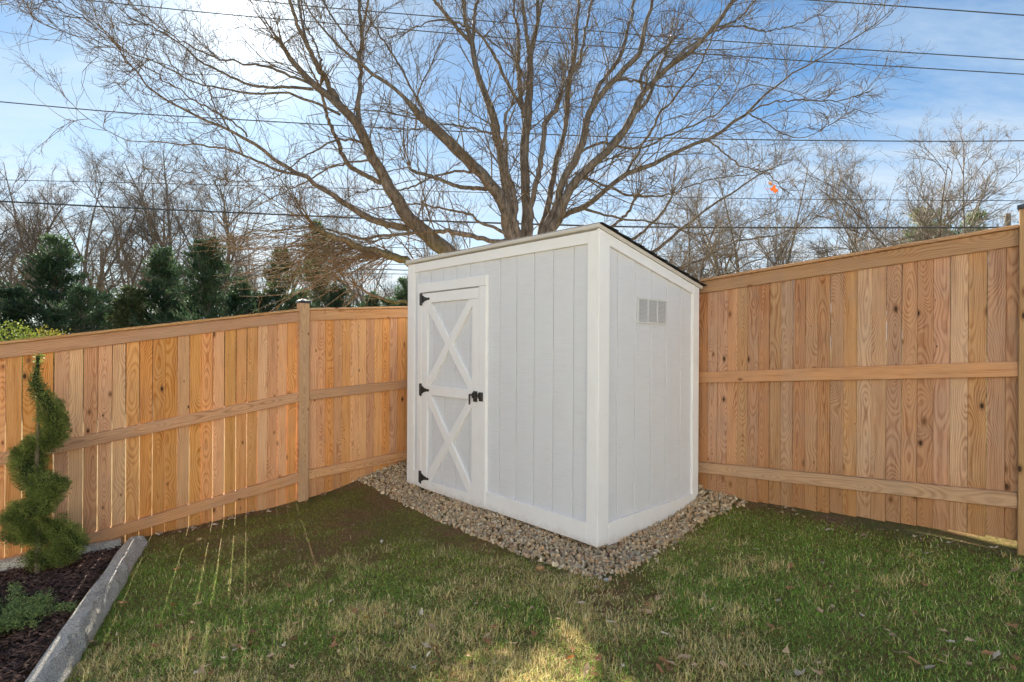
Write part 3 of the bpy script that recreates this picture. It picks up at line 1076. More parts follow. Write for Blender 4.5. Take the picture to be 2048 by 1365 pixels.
M_PEB = pebble_material()
tag(add('gravel', mesh('gravel', v.reshape(-1, 3), f, M_PEB, True, np.repeat(cc, len(ICO_V), 0))),
    'bed of tan, grey and brown river pebbles round the shed foot', 'gravel', kind='stuff')
print('pebbles', N)

# ------------------------------------------------------------------ granite edging
def granite():
    m, t, out = material('granite')
    tc = t.n('ShaderNodeTexCoord').outputs['Object']
    sp_ = t.noise(tc, 150, 2, 0.8)
    big = t.noise(tc, 9, 5, 0.65)
    c = t.ramp(sp_, [(0.34, (0.17, 0.155, 0.13)), (0.44, (0.60, 0.55, 0.47)), (0.56, (0.76, 0.71, 0.62)), (0.70, (0.92, 0.88, 0.80))])
    c = t.mix(t.m('MULTIPLY', t.step(big, 0.5, 0.72), 0.45), c, (0.15, 0.125, 0.095))
    med = t.noise(tc, 45, 5, 0.7)
    h = t.m('ADD', t.m('ADD', big, t.m('MULTIPLY', med, 0.6)), t.m('MULTIPLY', sp_, 0.2))
    principled(t, out, c, 0.85, bump(t, h, 1.0, 0.035), 0.2)
    return m


M_GRAN = granite()


def rough_bar(name, line, width, ztop_, zbot, label, cat, sidesign, seed, lean=0.05):
    """split-faced stone kerb along a 2-D line (its lawn-side foot); ztop_(i) heights"""
    r = np.random.default_rng(seed)
    line = np.array(line); line = line[0] + (line[-1] - line[0]) * np.linspace(0, 1, len(line))[:, None] * 0.55 + (line - line[0]) * 0.45
    pts, L = resample(np.c_[line, np.zeros(len(line))], 56)
    pts = pts[:, :2]
    tan = np.gradient(pts, axis=0); tan /= np.linalg.norm(tan, axis=1, keepdims=True)
    nr = np.stack((-tan[:, 1], tan[:, 0]), -1) * sidesign        # towards the bed
    n = len(pts)
    ridge = lean + 0.012 * np.sin(np.arange(n) * 0.35) + r.normal(0, 0.007, n) + 0.012 * np.sign(np.sin(np.arange(n) * 0.9 + r.normal(0, 0.6, n)))
    rows = []
    for i in range(n):
        z1 = ztop_(i / (n - 1)); z0 = zbot(pts[i])
        prof = [(0.0, z0 - 0.08), (0.0 + r.normal(0, 0.004), z0 + 0.02), (ridge[i] * 0.45 + r.normal(0, 0.005), z0 + (z1 - z0) * 0.55), (ridge[i], z1 - 0.006 + r.normal(0, 0.003)),
                (ridge[i] + 0.018, z1 + r.normal(0, 0.0015)), (ridge[i] * 0.3 + width * 0.75, z1 + r.normal(0, 0.0015)), (width, z1 - 0.004), (width + 0.002, z1 - 0.08), (width, z0 - 0.08)]
        rows.append([(pts[i][0] + nr[i][0] * a, pts[i][1] + nr[i][1] * a, z) for a, z in prof])
    V = np.array(rows); k = V.shape[1]
    id_ = np.arange(n * k).reshape(n, k)
    F_ = []
    for i in range(n - 1):
        for j in range(k):
            F_.append((id_[i, j], id_[i, (j + 1) % k], id_[i + 1, (j + 1) % k], id_[i + 1, j]))
    F_.append(tuple(id_[0])); F_.append(tuple(reversed(id_[-1])))
    b = MB(); b.v = [np.array(p) for p in V.reshape(-1, 3)]; b.f = [tuple(int(q) for q in fc) for fc in F_]
    o = b.build(name, M_GRAN)
    me = o.data
    me.polygons.foreach_set('use_smooth', np.ones(len(me.polygons), bool))
    try:
        me.set_sharp_from_angle(angle=R(16))
    except Exception:
        pass
    return tag(o, label, cat, 'granite edging of the planting bed')


BEDZ = lambda x, y: -0.225 + 0.012 * np.sin(x * 4.0) * np.cos(y * 3.3)
rough_bar('granite_kerb', curb_base, 0.118, lambda f_: -0.155 - 0.035 * f_, lambda p: float(ground(p[0], p[1])), 'long grey split-faced granite kerb between lawn and mulch bed', 'kerb', -1, 4)
fa = np.array(curb_base[0]); fdir = -dL
nrmL = np.array((dL[1], -dL[0]))
k0 = F_L0 + dL * (np.dot(fa - F_L0, dL) - 0.17) + nrmL * 0.17
rough_bar('granite_kerb', [k0 - dL * s_ for s_ in (0, 0.6, 1.2, 1.9, 2.6)], 0.10, lambda f_: -0.175, lambda p: -0.3, 'low grey granite edging stone against the fence foot behind the mulch', 'kerb', -1, 9, 0.01)

# ------------------------------------------------------------------ mulch bed
bp = np.array(bed_poly)
def mulch_material():
    m, t, out = material('mulch_soil')
    tc = t.n('ShaderNodeTexCoord').outputs['Object']
    n = t.noise(t.scale(tc, (60, 60, 60)), 1.0, 5, 0.7)
    principled(t, out, t.mix(n, (0.018, 0.010, 0.008), (0.07, 0.040, 0.030)), 0.95, bump(t, n, 0.9, 0.02), 0.1)
    return m
xs = np.arange(-5.3, -1.6, 0.04); ys = np.arange(1.6, 4.9, 0.04)
MX, MY = np.meshgrid(xs, ys)
inset = [np.array(p) + np.array((-0.14, -0.03)) for p in curb_base] + [(-5.2, 1.8), (-5.2, 2.9), tuple(F_L0 + (F_L0 - FP_L) * 0.6)]
msk = inside(inset, MX.ravel(), MY.ravel()).reshape(MX.shape)
MZ = BEDZ(MX, MY) + rng.normal(0, 0.004, MX.shape)
ii = np.arange(MX.size).reshape(MX.shape)
qf = np.stack((ii[:-1, :-1], ii[:-1, 1:], ii[1:, 1:], ii[1:, :-1]), -1)
qm = msk[:-1, :-1] & msk[:-1, 1:] & msk[1:, 1:] & msk[1:, :-1]
tag(add('mulch_bed', mesh('mulch_bed', np.stack((MX, MY, MZ), -1), qf[qm].reshape(-1, 4), mulch_material(), True)), kind='structure')
n_try = 30000
mx = rng.uniform(-4.4, -1.9, n_try); my = rng.uniform(1.9, 4.6, n_try)
k = inside(inset, mx, my)
mx, my = mx[k][:13000], my[k][:13000]
N = len(mx)
ln = rng.uniform(0.010, 0.032, N); wd = rng.uniform(0.002, 0.0055, N); th = rng.uniform(0.001, 0.003, N)
box = np.array([(-1, -1, -1), (1, -0.5, -1), (1, 0.6, -0.6), (-1, 1, -1), (-0.8, -0.6, 1), (0.9, -0.4, 0.8), (0.7, 0.7, 1), (-1, 0.5, 0.7)], float)
bf = np.array([(0, 1, 2, 3), (4, 5, 6, 7), (0, 1, 5, 4), (1, 2, 6, 5), (2, 3, 7, 6), (3, 0, 4, 7)])
v = box[None] * np.stack((ln, wd, th), -1)[:, None, :]
yaw = rng.uniform(0, 2 * np.pi, N); pit = rng.normal(0, 0.28, N); rol = rng.normal(0, 0.5, N)
cy, sy_, cp, spn, cr, sr = np.cos(yaw), np.sin(yaw), np.cos(pit), np.sin(pit), np.cos(rol), np.sin(rol)
Rz = np.stack([np.stack([cy, -sy_, 0 * cy], -1), np.stack([sy_, cy, 0 * cy], -1), np.stack([0 * cy, 0 * cy, 0 * cy + 1], -1)], 1)
Ry = np.stack([np.stack([cp, 0 * cp, spn], -1), np.stack([0 * cp, 0 * cp + 1, 0 * cp], -1), np.stack([-spn, 0 * cp, cp], -1)], 1)
Rx = np.stack([np.stack([0 * cr + 1, 0 * cr, 0 * cr], -1), np.stack([0 * cr, cr, -sr], -1), np.stack([0 * cr, sr, cr], -1)], 1)
v = np.einsum('nij,nkj->nki', Rz @ Ry @ Rx, v) + np.stack((mx, my, BEDZ(mx, my) + rng.uniform(0.0, 0.016, N)), -1)[:, None, :]
tc_ = np.array((0.105, 0.062, 0.048)) * rng.uniform(0.35, 1.9, (N, 1)) * np.array((1, 1, 1)) + rng.uniform(0, 0.008, (N, 1))
f = (bf[None] + (np.arange(N) * 8)[:, None, None]).reshape(-1, 4)


def tint_mat(name, rough=0.9, spec=0.15):
    m, t, out = material(name)
    principled(t, out, t.n('ShaderNodeAttribute', attribute_name='tint').outputs['Color'], rough, None, spec)
    return m


tag(add('mulch', mesh('mulch', v.reshape(-1, 3), f, tint_mat('shredded_bark'), False, np.repeat(tc_, 8, 0))),
    'dark brown shredded bark mulch in the planting bed', 'mulch', kind='stuff')

# ------------------------------------------------------------------ grass
def vnoise(x, y, s, seed):
    r = np.random.default_rng(seed); g = r.uniform(0, 1, (64, 64))
    u, v_ = x * s + 100, y * s + 100
    i, j = np.floor(u).astype(int), np.floor(v_).astype(int); fu, fv_ = u - i, v_ - j
    fu = fu * fu * (3 - 2 * fu); fv_ = fv_ * fv_ * (3 - 2 * fv_)
    i %= 64; j %= 64
    a, b, c, d = g[i, j], g[(i + 1) % 64, j], g[i, (j + 1) % 64], g[(i + 1) % 64, (j + 1) % 64]
    return (a * (1 - fu) + b * fu) * (1 - fv_) + (c * (1 - fu) + d * fu) * fv_


def sm(x, a, b):
    t = np.clip((x - a) / (b - a), 0, 1)
    return t * t * (3 - 2 * t)


def lawn_region(x, y):
    """1 where the lawn is, 0 elsewhere (bed, gravel, shed, outside the fences)"""
    ok = ~inside(bed_poly, x, y) & ~inside(gravel_poly, x, y) & ~inside(shed_poly, x, y)
    def leftof(A, B):
        return (B[0] - A[0]) * (y - A[1]) - (B[1] - A[1]) * (x - A[0])
    ok &= leftof(A_L, FP_L) < -0.03
    ok &= leftof(FP_L, CORNER) < -0.03
    ok &= leftof(CORNER, FP_R) < -0.03
    return ok


NT_ = 1150000
# more blades nearer the camera
gy_ = 1.35 + (5.9 - 1.35) * rng.power(1.0, NT_)
gx_ = rng.uniform(-1.15, 1.15, NT_) * (gy_ * 0.98)
gx_ = np.clip(gx_, -4.6, 4.2)
dens_keep = rng.uniform(0, 1, NT_) < np.clip(gy_ / 4.2, 0.30, 1.0) * 1.0
gx_, gy_ = gx_[dens_keep], gy_[dens_keep]
ok = lawn_region(gx_, gy_)
gx_, gy_ = gx_[ok], gy_[ok]
dfen = np.min([seg_dist(gx_, gy_, A_L, FP_L), seg_dist(gx_, gy_, FP_L, CORNER), seg_dist(gx_, gy_, CORNER, FP_R)], axis=0)
dgr = np.min([seg_dist(gx_, gy_, gravel_poly[i], gravel_poly[i + 1]) for i in range(len(gr_px) - 1)], axis=0)
p1 = vnoise(gx_, gy_, 1.7, 1); p2 = vnoise(gx_, gy_, 4.3, 2); p3 = vnoise(gx_, gy_, 13.0, 3)
bare = 0.55 * p1 + 0.30 * p2 + 0.15 * p3
# the corner near post and shed is thin and brown, the lower lawn is thick
backness = sm(gy_ - 0.30 * np.abs(gx_ - 0.2), 2.7, 4.3)
rightness = sm(gx_ - 0.25 * (3.6 - gy_), 0.5, 1.6)
thin = backness * (1 - 0.65 * rightness)
cover_ = sm(bare, 0.15 + 0.22 * thin, 0.45 + 0.24 * thin) * (1 - 0.50 * thin) + 0.13
cover_ *= sm(dfen, 0.02, 0.30 + 0.1 * p2) * 0.95 + 0.03
cover_ *= sm(dgr, 0.0, 0.10) * 0.7 + 0.3
k = rng.uniform(0, 1, len(gx_)) < cover_
gx_, gy_, p1, p2, p3, thin, rightness = [a_[k] for a_ in (gx_, gy_, p1, p2, p3, thin, rightness)]
N = len(gx_)
print('blades', N)
q1 = vnoise(gx_, gy_, 2.1, 11); q2 = vnoise(gx_, gy_, 7.0, 12); q3 = vnoise(gx_, gy_, 22.0, 13)
dry = 0.42 * q1 + 0.33 * q2 + 0.25 * q3 + 0.10 * (1 - rightness) * sm(3.9 - gy_, 0, 1.2) - 0.08 * rightness - 0.06 * sm(-gx_ + 0.2 * gy_, 2.0, 2.8)
isdry = rng.uniform(0, 1, N) < sm(dry, 0.40, 0.74) * 0.62 + 0.13
H = rng.uniform(0.012, 0.034, N) * (1 - 0.45 * thin) * (0.8 + 0.5 * q2)
tall = isdry & (rng.uniform(0, 1, N) < 0.04 + 0.45 * sm(q3 * 0.6 + q2 * 0.4 + 0.10 * (1 - rightness), 0.58, 0.75)) & (gy_ < 4.0)
H[tall] *= rng.uniform(1.2, 1.9, tall.sum())
Wd = rng.uniform(0.0008, 0.0016, N) * np.where(gy_ < 2.6, 0.85, 1.15)
az = rng.uniform(0, 2 * np.pi, N)
lean = np.abs(rng.normal(1.25, 0.5, N)); lean[tall] *= 0.7
bx, by = np.cos(az), np.sin(az)
sxx, syy = -by, bx
gz = ground(gx_, gy_)
base = np.stack((gx_, gy_, gz - 0.002), -1)
side = np.stack((sxx, syy, rng.uniform(-0.2, 0.2, N)), -1) * Wd[:, None]
dirh = np.stack((bx, by, 0 * bx), -1)
mid = base + (dirh * (np.sin(lean * 0.8) * 0.55)[:, None] + UP * (np.cos(lean * 0.8) * 0.55)[:, None]) * H[:, None]
tip = mid + (dirh * (np.sin(lean * 1.3) * 0.5)[:, None] + UP * (np.cos(lean * 1.3) * 0.5)[:, None]) * H[:, None]
V = np.stack((base - side, base + side, mid + side * 0.75, mid - side * 0.75, tip), 1)
i0 = (np.arange(N) * 5)[:, None]
F1 = i0 + np.array([[0, 1, 2]]); F2 = i0 + np.array([[0, 2, 3]]); F3 = i0 + np.array([[3, 2, 4]])
F_ = np.stack((F1, F2, F3), 1).reshape(-1, 3)
green = np.array([(0.185, 0.300, 0.062), (0.250, 0.360, 0.075), (0.140, 0.255, 0.062), (0.32, 0.38, 0.085)])[rng.integers(0, 4, N)]
mossy = np.array((0.40, 0.36, 0.070))
gc = green * (1 - 0.55 * thin[:, None]) + mossy * (0.55 * thin[:, None])
dc = np.array([(0.70, 0.55, 0.26), (0.80, 0.68, 0.38), (0.56, 0.39, 0.17), (0.60, 0.54, 0.20)])[rng.integers(0, 4, N)]
dc = dc * (1 - 0.45 * thin[:, None])
col = np.where(isdry[:, None], dc * 1.22, gc * np.array((1.30, 1.40, 1.15))) * rng.uniform(0.72, 1.28, (N, 1))
tag(add('grass', mesh('grass', V.reshape(-1, 3), F_, M_GRASS, False, np.repeat(col, 5, 0))),
    'patchy winter lawn, green with dry tan blades', 'grass', kind='stuff')

# grass tufts tone for the unseen lawn behind the camera come from the ground material

# ------------------------------------------------------------------ fallen leaves
def leaf_mesh(seed, lobes, L=0.045, colr=(0.3, 0.18, 0.1)):
    r = np.random.default_rng(seed)
    n = 18
    pts = []
    for i in range(n):
        a = 2 * np.pi * i / n
        rr = 1 - 0.45 * abs(math.sin(a * lobes / 2)) * (0.8 + 0.4 * r.uniform()) + r.normal(0, 0.06)
        pts.append((math.cos(a) * rr * 1.0, math.sin(a) * rr * 0.72))
    pts = np.array(pts)
    V = [(0, 0, 0)] + [(p[0] * 0.5, p[1] * 0.5, 0) for p in pts] + [(p[0], p[1], 0) for p in pts]
    V = np.array(V)
    c1_, c2_ = r.uniform(0.2, 0.6), r.uniform(-0.3, 0.5)
    V[:, 2] = c1_ * V[:, 1] ** 2 + c2_ * V[:, 0] ** 2 * V[:, 0] + 0.10 * np.sin(V[:, 0] * 5 + seed) * V[:, 1]
    V *= L / 2
    F_ = []
    for i in range(n):
        j = (i + 1) % n
        F_.append((0, 1 + i, 1 + j)); F_.append((1 + i, 1 + n + i, 1 + n + j, 1 + j))
    # stem
    s0 = len(V)
    st = np.array([(-L * 0.5, 0.0008, 0), (-L * 0.5, -0.0008, 0.0), (-L * 0.95, -0.0006, 0.004), (-L * 0.95, 0.0006, 0.004)])
    V = np.vstack((V, st)); F_.append((s0, s0 + 1, s0 + 2, s0 + 3))
    return V, F_


def leaf_surface(name, col, col2):
    m, t, out = material(name)
    tc = t.n('ShaderNodeTexCoord').outputs['Object']
    n = t.noise(tc, 90, 4, 0.6)
    rnd = t.n('ShaderNodeObjectInfo').outputs['Random']
    c = t.mix(n, col, col2)
    hv = t.n('ShaderNodeHueSaturation')
    t.put(hv.inputs['Color'], c)
    t.put(hv.inputs['Value'], t.m('ADD', 0.7, t.m('MULTIPLY', rnd, 0.6)))
    b = t.n('ShaderNodeBsdfPrincipled')
    t.put(b.inputs['Base Color'], hv.outputs[0])
    b.inputs['Roughness'].default_value = 0.85
    b.inputs['Specular IOR Level'].default_value = 0.08
    tr = t.n('ShaderNodeBsdfTranslucent'); t.put(tr.inputs[0], hv.outputs[0])
    mx = t.n('ShaderNodeMixShader', i_0=0.3); t.put(mx.inputs[1], b); t.put(mx.inputs[2], tr)
    t.put(out.inputs[0], mx)
    return m


ML = [leaf_surface('dry_leaf_tan', (0.56, 0.36, 0.20), (0.72, 0.52, 0.34)), leaf_surface('dry_leaf_brown', (0.36, 0.17, 0.08), (0.50, 0.27, 0.14)),
      leaf_surface('dry_leaf_pale', (0.70, 0.56, 0.42), (0.82, 0.70, 0.55)), leaf_surface('dry_leaf_orange', (0.50, 0.16, 0.04), (0.66, 0.28, 0.07)),
      leaf_surface('dry_leaf_yellow', (0.72, 0.36, 0.04), (0.80, 0.50, 0.10)), leaf_surface('dry_leaf_red', (0.62, 0.085, 0.02), (0.74, 0.17, 0.04))]
leaf_me = {}
for mi in range(6):
    for sd in range(4):
        V, F_ = leaf_mesh(sd * 7 + mi, [2, 3, 5, 4][sd])
        leaf_me[(mi, sd)] = mesh('leaf', V, F_, ML[mi], True)


def put_leaf(p, mi, sd, scale, yaw, label, group=None, rise=0.014, tilt=0.35):
    o = add('fallen_leaf', leaf_me[(mi, sd)], None, (p[0], p[1], p[2] + rise), (random.uniform(-tilt, tilt), random.uniform(-tilt, tilt), yaw))
    o.scale = (scale,) * 3
    return tag(o, label, 'leaf', group)


spots = [((732, 1243), 4, 1, 1.05, 'single bright yellow-orange leaf standing out on the lawn in front of the shed door'),
         ((1940, 1291), 0, 2, 1.25, 'large pale tan leaf near the lower right corner of the lawn'),
         ((1729, 1077), 0, 2, 1.3, 'large pinkish tan leaf in front of the brown fence right of the shed'),
         ((1328, 1332), 1, 0, 1.2, 'brown half of the leaf pair at the bottom edge right of the shed corner'),
         ((1344, 1337), 0, 3, 1.2, 'tan half of the leaf pair at the bottom edge right of the shed corner'),
         ((347, 1217), 3, 2, 1.2, 'rusty orange lobed leaf just right of the granite kerb'),
         ((408, 1118), 3, 0, 0.95, 'small rusty leaf on the sun streak near the left fence'),
         ((1141, 1325), 3, 0, 0.8, 'small orange-brown leaf in the sunlit patch at the bottom'),
         ((663, 1209), 2, 3, 1.0, 'whitish crumpled leaf in the middle of the lawn'),
         ((600, 998), 2, 1, 2.3, 'pale flat leaf against the foot of the capped fence post'),
         ((463, 1042), 0, 1, 2.0, 'broad tan leaf at the foot of the left fence'),
         ((2030, 1150), 0, 1, 1.3, 'pink-tan leaf at the right edge of the frame below the fence post'),
         ((505, 1273), 1, 1, 1.5, 'flattened orange-brown leaf low on the dry part of the lawn')]
for (q, mi, sd, sc_, lab) in spots:
    put_leaf(on_ground(*q), mi, sd, sc_, random.uniform(0, 6.28), lab, rise=0.022)
cnt = 0
rl = random.Random(21)
TONE = ('tan', 'brown', 'pale')
while cnt < 255:
    if cnt < 85:                                      # caught along the fence feet
        which = rl.random()
        if which < 0.50:
            f_ = rl.random(); b_ = FP_L + (F_L0 - FP_L) * f_ * 0.62
            nn_ = np.array((dL[1], -dL[0])); place = 'the foot of the long honey coloured fence'
        elif which < 0.65:
            f_ = rl.random(); b_ = FP_L + (FP_M - FP_L) * f_; nn_ = np.array((dM[1], -dM[0])); place = 'the foot of the short fence run by the post'
        else:
            f_ = rl.random(); b_ = FP_R + (F_R1 - FP_R) * f_ * 0.9; nn_ = np.array((dR[1], -dR[0])); place = 'the foot of the brown fence'
        q_ = b_ + nn_ * abs(rl.gauss(0.07, 0.05))
        x_, y_ = q_
        if not lawn_region(np.array([x_]), np.array([y_]))[0]:
            continue
        mi = rl.choice((0, 1, 1, 2)); rise = 0.010
        lab = 'small dry %s leaf caught along %s' % (TONE[mi], place); grp = 'dry leaves along the fence foot'
    else:
        px__ = rl.uniform(150, 2040); py__ = 1060 + 300 * rl.random() ** 0.7
        p_ = on_ground(px__, py__); x_, y_ = p_[:2]
        if not lawn_region(np.array([x_]), np.array([y_]))[0]:
            continue
        mi = rl.choice((0, 0, 1, 1, 2)); rise = 0.021
        place = 'left part of the lawn beside the kerb' if px__ < 620 else ('middle of the lawn before the shed' if px__ < 1300 else 'right part of the lawn below the brown fence')
        lab = 'small dry %s leaf in the %s' % (TONE[mi], place); grp = 'dry leaves scattered over the lawn'
    put_leaf((x_, y_, float(ground(x_, y_))), mi, rl.randrange(4), rl.uniform(0.6, 1.35), rl.uniform(0, 6.28), lab, grp, rise)
    cnt += 1

# crumbs of leaf, bark and soil on the thin ground
n_try = 60000
lx = rng.uniform(-3.4, 3.4, n_try); ly = rng.uniform(1.6, 6.3, n_try)
k = lawn_region(lx, ly)
lx, ly = lx[k], ly[k]
df = np.min([seg_dist(lx, ly, A_L, FP_L), seg_dist(lx, ly, FP_L, CORNER), seg_dist(lx, ly, CORNER, FP_R)], axis=0)
k = rng.uniform(0, 1, len(lx)) < np.clip(0.10 + 0.9 * np.exp(-df / 0.10), 0, 1)
lx, ly = lx[k], ly[k]
N = len(lx)
a_ = rng.uniform(0, 2 * np.pi, N); L_ = rng.uniform(0.003, 0.011, N); W_ = L_ * rng.uniform(0.2, 0.7, N)
e1 = np.stack((np.cos(a_), np.sin(a_), rng.normal(0, 0.35, N)), -1) * L_[:, None]
e2 = np.stack((-np.sin(a_), np.cos(a_), rng.normal(0, 0.35, N)), -1) * W_[:, None]
c_ = np.stack((lx, ly, ground(lx, ly) + rng.uniform(0.002, 0.009, N)), -1)
V = np.stack((c_ - e1, c_ + e2, c_ + e1 * 0.8, c_ - e2), 1).reshape(-1, 3)
cols = np.array([(0.34, 0.20, 0.11), (0.22, 0.12, 0.06), (0.46, 0.34, 0.22), (0.14, 0.085, 0.05)])[rng.integers(0, 4, N)]
tag(add('leaf_litter', mesh('leaf_litter', V, np.arange(N * 4).reshape(N, 4), tint_mat('litter_crumbs', 0.9, 0.05), False, np.repeat(cols, 4, 0))),
    'crumbs of dry leaf and bark lying on the bare soil by the fences', 'leaf litter', kind='stuff')
# two stray stones in the lawn
for (q, s_, lab) in (((1080, 1141), 0.024, 'rounded orange stray pebble on the lawn below the gravel edge'), ((1213, 1163), 0.016, 'small grey stray stone at the tip of the gravel bed')):
    p_ = on_ground(*q)
    vv = ICO_V * np.array((1.2, 0.9, 0.7)) * s_
    o = add('pebble', mesh('pebble', vv, ICO_F, M_PEB, True, np.array([(0.42, 0.24, 0.10) if s_ > 0.02 else (0.38, 0.38, 0.36)] * len(vv))), None, (p_[0], p_[1], p_[2] + s_ * 0.5))
    tag(o, lab, 'pebble')


# ------------------------------------------------------------------ foliage helper
def needles(centres, dirs, length, width, cols, jitter=0.6):
    """flat tapering sprays: one quad-ish diamond each"""
    N = len(centres)
    d = dirs + rng.normal(0, jitter, (N, 3)); d /= np.linalg.norm(d, axis=1, keepdims=True) + 1e-9
    r = rng.normal(size=(N, 3)); s = np.cross(d, r); s /= np.linalg.norm(s, axis=1, keepdims=True) + 1e-9
    L = length * rng.uniform(0.6, 1.3, (N, 1)); Wd = width * rng.uniform(0.6, 1.3, (N, 1))
    V = np.stack((centres, centres + d * L * 0.45 + s * Wd, centres + d * L, centres + d * L * 0.45 - s * Wd), 1)
    F_ = np.arange(N * 4).reshape(N, 4)
    return V.reshape(-1, 3), F_, np.repeat(cols, 4, 0)


# spiral clipped shrub
base_p = on_ground(75, 1140)
u_, v_ = uv(75, 1140)
Yt = (EYE + 0.20) / -v_
TP = np.array((u_ * Yt, Yt, -0.20))
topi = empty('spiral_topiary', tuple(TP), 'tall clipped spiral evergreen shrub in the mulch bed by the left fence', 'shrub')
pp = 1113 / Yt
def tz(py): return (1140 - py) / pp
def tx(px): return (px - 75) / pp
# helix in (px x-offset, height px, blob radius px), front/back given by the phase
hel = []
keys = [(712, 3, 9, 0.0), (735, 1, 8, .4), (762, -2, 13, .9), (790, 8, 22, 1.3), (830, 24, 26, 1.9), (868, 22, 27, 2.5), (893, -14, 34, 3.4), (925, -28, 36, 4.2), (958, -2, 36, 5.0), (972, 34, 36, 5.8),
        (1003, 24, 30, 6.6), (1030, -22, 38, 7.4), (1062, -22, 40, 8.2), (1080, 30, 38, 9.2), (1108, 42, 34, 9.9), (1122, -12, 28, 10.8)]
hp_ = np.array([(tx(75 + a), 0, tz(y), r_ / pp, ph) for y, a, r_, ph in keys])
hs, _ = resample(hp_[:, [0, 2, 3, 4, 1]], 260)
hx, hz, hr, hph = hs[:, 0] * 1.12, hs[:, 1], np.maximum(hs[:, 2] * 0.90, 0.02), hs[:, 3]
hy = -0.55 * hr * np.cos(hph * 1.0) * 1.2
HC = np.stack((hx, hy, hz), -1)
NN = 66000
nl = 330
li = rng.choice(len(HC), nl, p=(hr ** 1.6) / np.sum(hr ** 1.6))
ld = rng.normal(size=(nl, 3)); ld /= np.linalg.norm(ld, axis=1, keepdims=True)
lump_c = HC[li] + ld * (hr[li] * rng.uniform(0.45, 1.0, nl))[:, None] * np.array((1.05, 1.0, 0.74))
lump_r = np.clip(hr[li] * rng.uniform(0.20, 0.42, nl), 0.012, 0.05)
i_ = rng.choice(nl, NN, p=(lump_r ** 2) / np.sum(lump_r ** 2))
dd = rng.normal(size=(NN, 3)); dd /= np.linalg.norm(dd, axis=1, keepdims=True)
cen = lump_c[i_] + dd * (lump_r[i_] * rng.uniform(0.1, 1.25, NN) ** 0.8)[:, None]
dd = dd * 0.5 + ld[i_] * 0.8
N2 = 34000
i2 = rng.choice(len(HC), N2, p=(hr ** 1.5) / np.sum(hr ** 1.5))
d2 = rng.normal(size=(N2, 3)); d2 /= np.linalg.norm(d2, axis=1, keepdims=True)
c2_ = HC[i2] + d2 * (hr[i2] * (0.50 + 0.42 * rng.uniform(0, 1, N2) ** 0.6) * (1 + 0.18 * np.sin(d2[:, 0] * 7 + i2 * 0.13) * np.cos(d2[:, 2] * 6 + i2 * 0.07)))[:, None] * np.array((1, 0.95, 0.86))
cen = np.concatenate((cen[:40000], c2_)); dd = np.concatenate((dd[:40000], d2)); NN = len(cen)
cl_n = vnoise(cen[:, 0] + 3, cen[:, 2] + cen[:, 1], 22, 5)
g0 = np.array((0.070, 0.110, 0.030)); g1_ = np.array((0.36, 0.42, 0.105))
cols = g0 + (g1_ - g0) * (cl_n * rng.uniform(0.3, 1.2, NN))[:, None]
cols[rng.uniform(0, 1, NN) < 0.02] = (0.30, 0.22, 0.14)
V, F_, T_ = needles(cen, dd * 0.8 + np.array((0, 0, 0.4)), 0.019, 0.0024, cols, 0.35)
add('foliage', mesh('foliage', V, F_, M_NEEDLE, False, T_), topi)
# dark core tube added to block light, so the clipped body is not see-through
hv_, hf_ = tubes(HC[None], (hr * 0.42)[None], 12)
add('light_block_core', mesh('light_block_core', hv_, hf_, flat_mat('light_block_green', (0.030, 0.040, 0.018), 0.95, 60, 0.6, 0.05, bd=0.01), True), topi)
tl = np.array([(0, 0, -0.03), (0.006, 0.0, 0.3), (-0.012, 0, 0.6), (0.0, 0, 0.95), (-0.004, 0, 1.3), (0.008, 0, 1.47)])
tp, _ = resample(tl, 30)
tv, tf = tubes(tp[None], np.linspace(0.022, 0.004, 30)[None], 9)
add('trunk', mesh('trunk', tv, tf, M_TWIG, True), topi)

# creeping juniper
jp = P(10, 1245, 3.07); jp[2] = -0.22
jun = empty('juniper_shrub', tuple(jp), 'low spreading blue-green juniper in the mulch near the kerb', 'shrub')
cs, ds, brs = [], [], []
for b_ in range(34):
    a = rng.uniform(0, 2 * np.pi); Lb = rng.uniform(0.10, 0.30)
    st = np.array((rng.normal(0, 0.05) - 0.03, rng.normal(0, 0.06), 0.01))
    dv = np.array((math.cos(a), math.sin(a) * 0.8, rng.uniform(0.1, 0.4)))
    tt = np.linspace(0, 1, 8)[:, None]
    line = st + dv * Lb * tt + np.array((0, 0, 0.04)) * tt * (1 - tt) * 2
    brs.append(line)
    for k in range(7):
        c_ = line[k + 1] if k < 7 else line[-1]
        m_ = 70
        cs.append(c_ + rng.normal(0, 0.014, (m_, 3))); ds.append(np.tile(dv / np.linalg.norm(dv), (m_, 1)) + np.array((0, 0, 0.4)))
cs = np.concatenate(cs); ds = np.concatenate(ds)
n_ = len(cs)
cols = np.array((0.09, 0.15, 0.055)) + rng.uniform(0, 1, (n_, 1)) * np.array((0.20, 0.24, 0.08))
V, F_, T_ = needles(cs, ds, 0.016, 0.0030, cols, 0.7)
add('foliage', mesh('foliage', V, F_, M_NEEDLE, False, T_), jun)
bv, bfc = tubes(np.array(brs), np.tile(np.linspace(0.004, 0.0015, 8), (len(brs), 1)), 5)
add('stem', mesh('stem', bv, bfc, M_TWIG, True), jun)


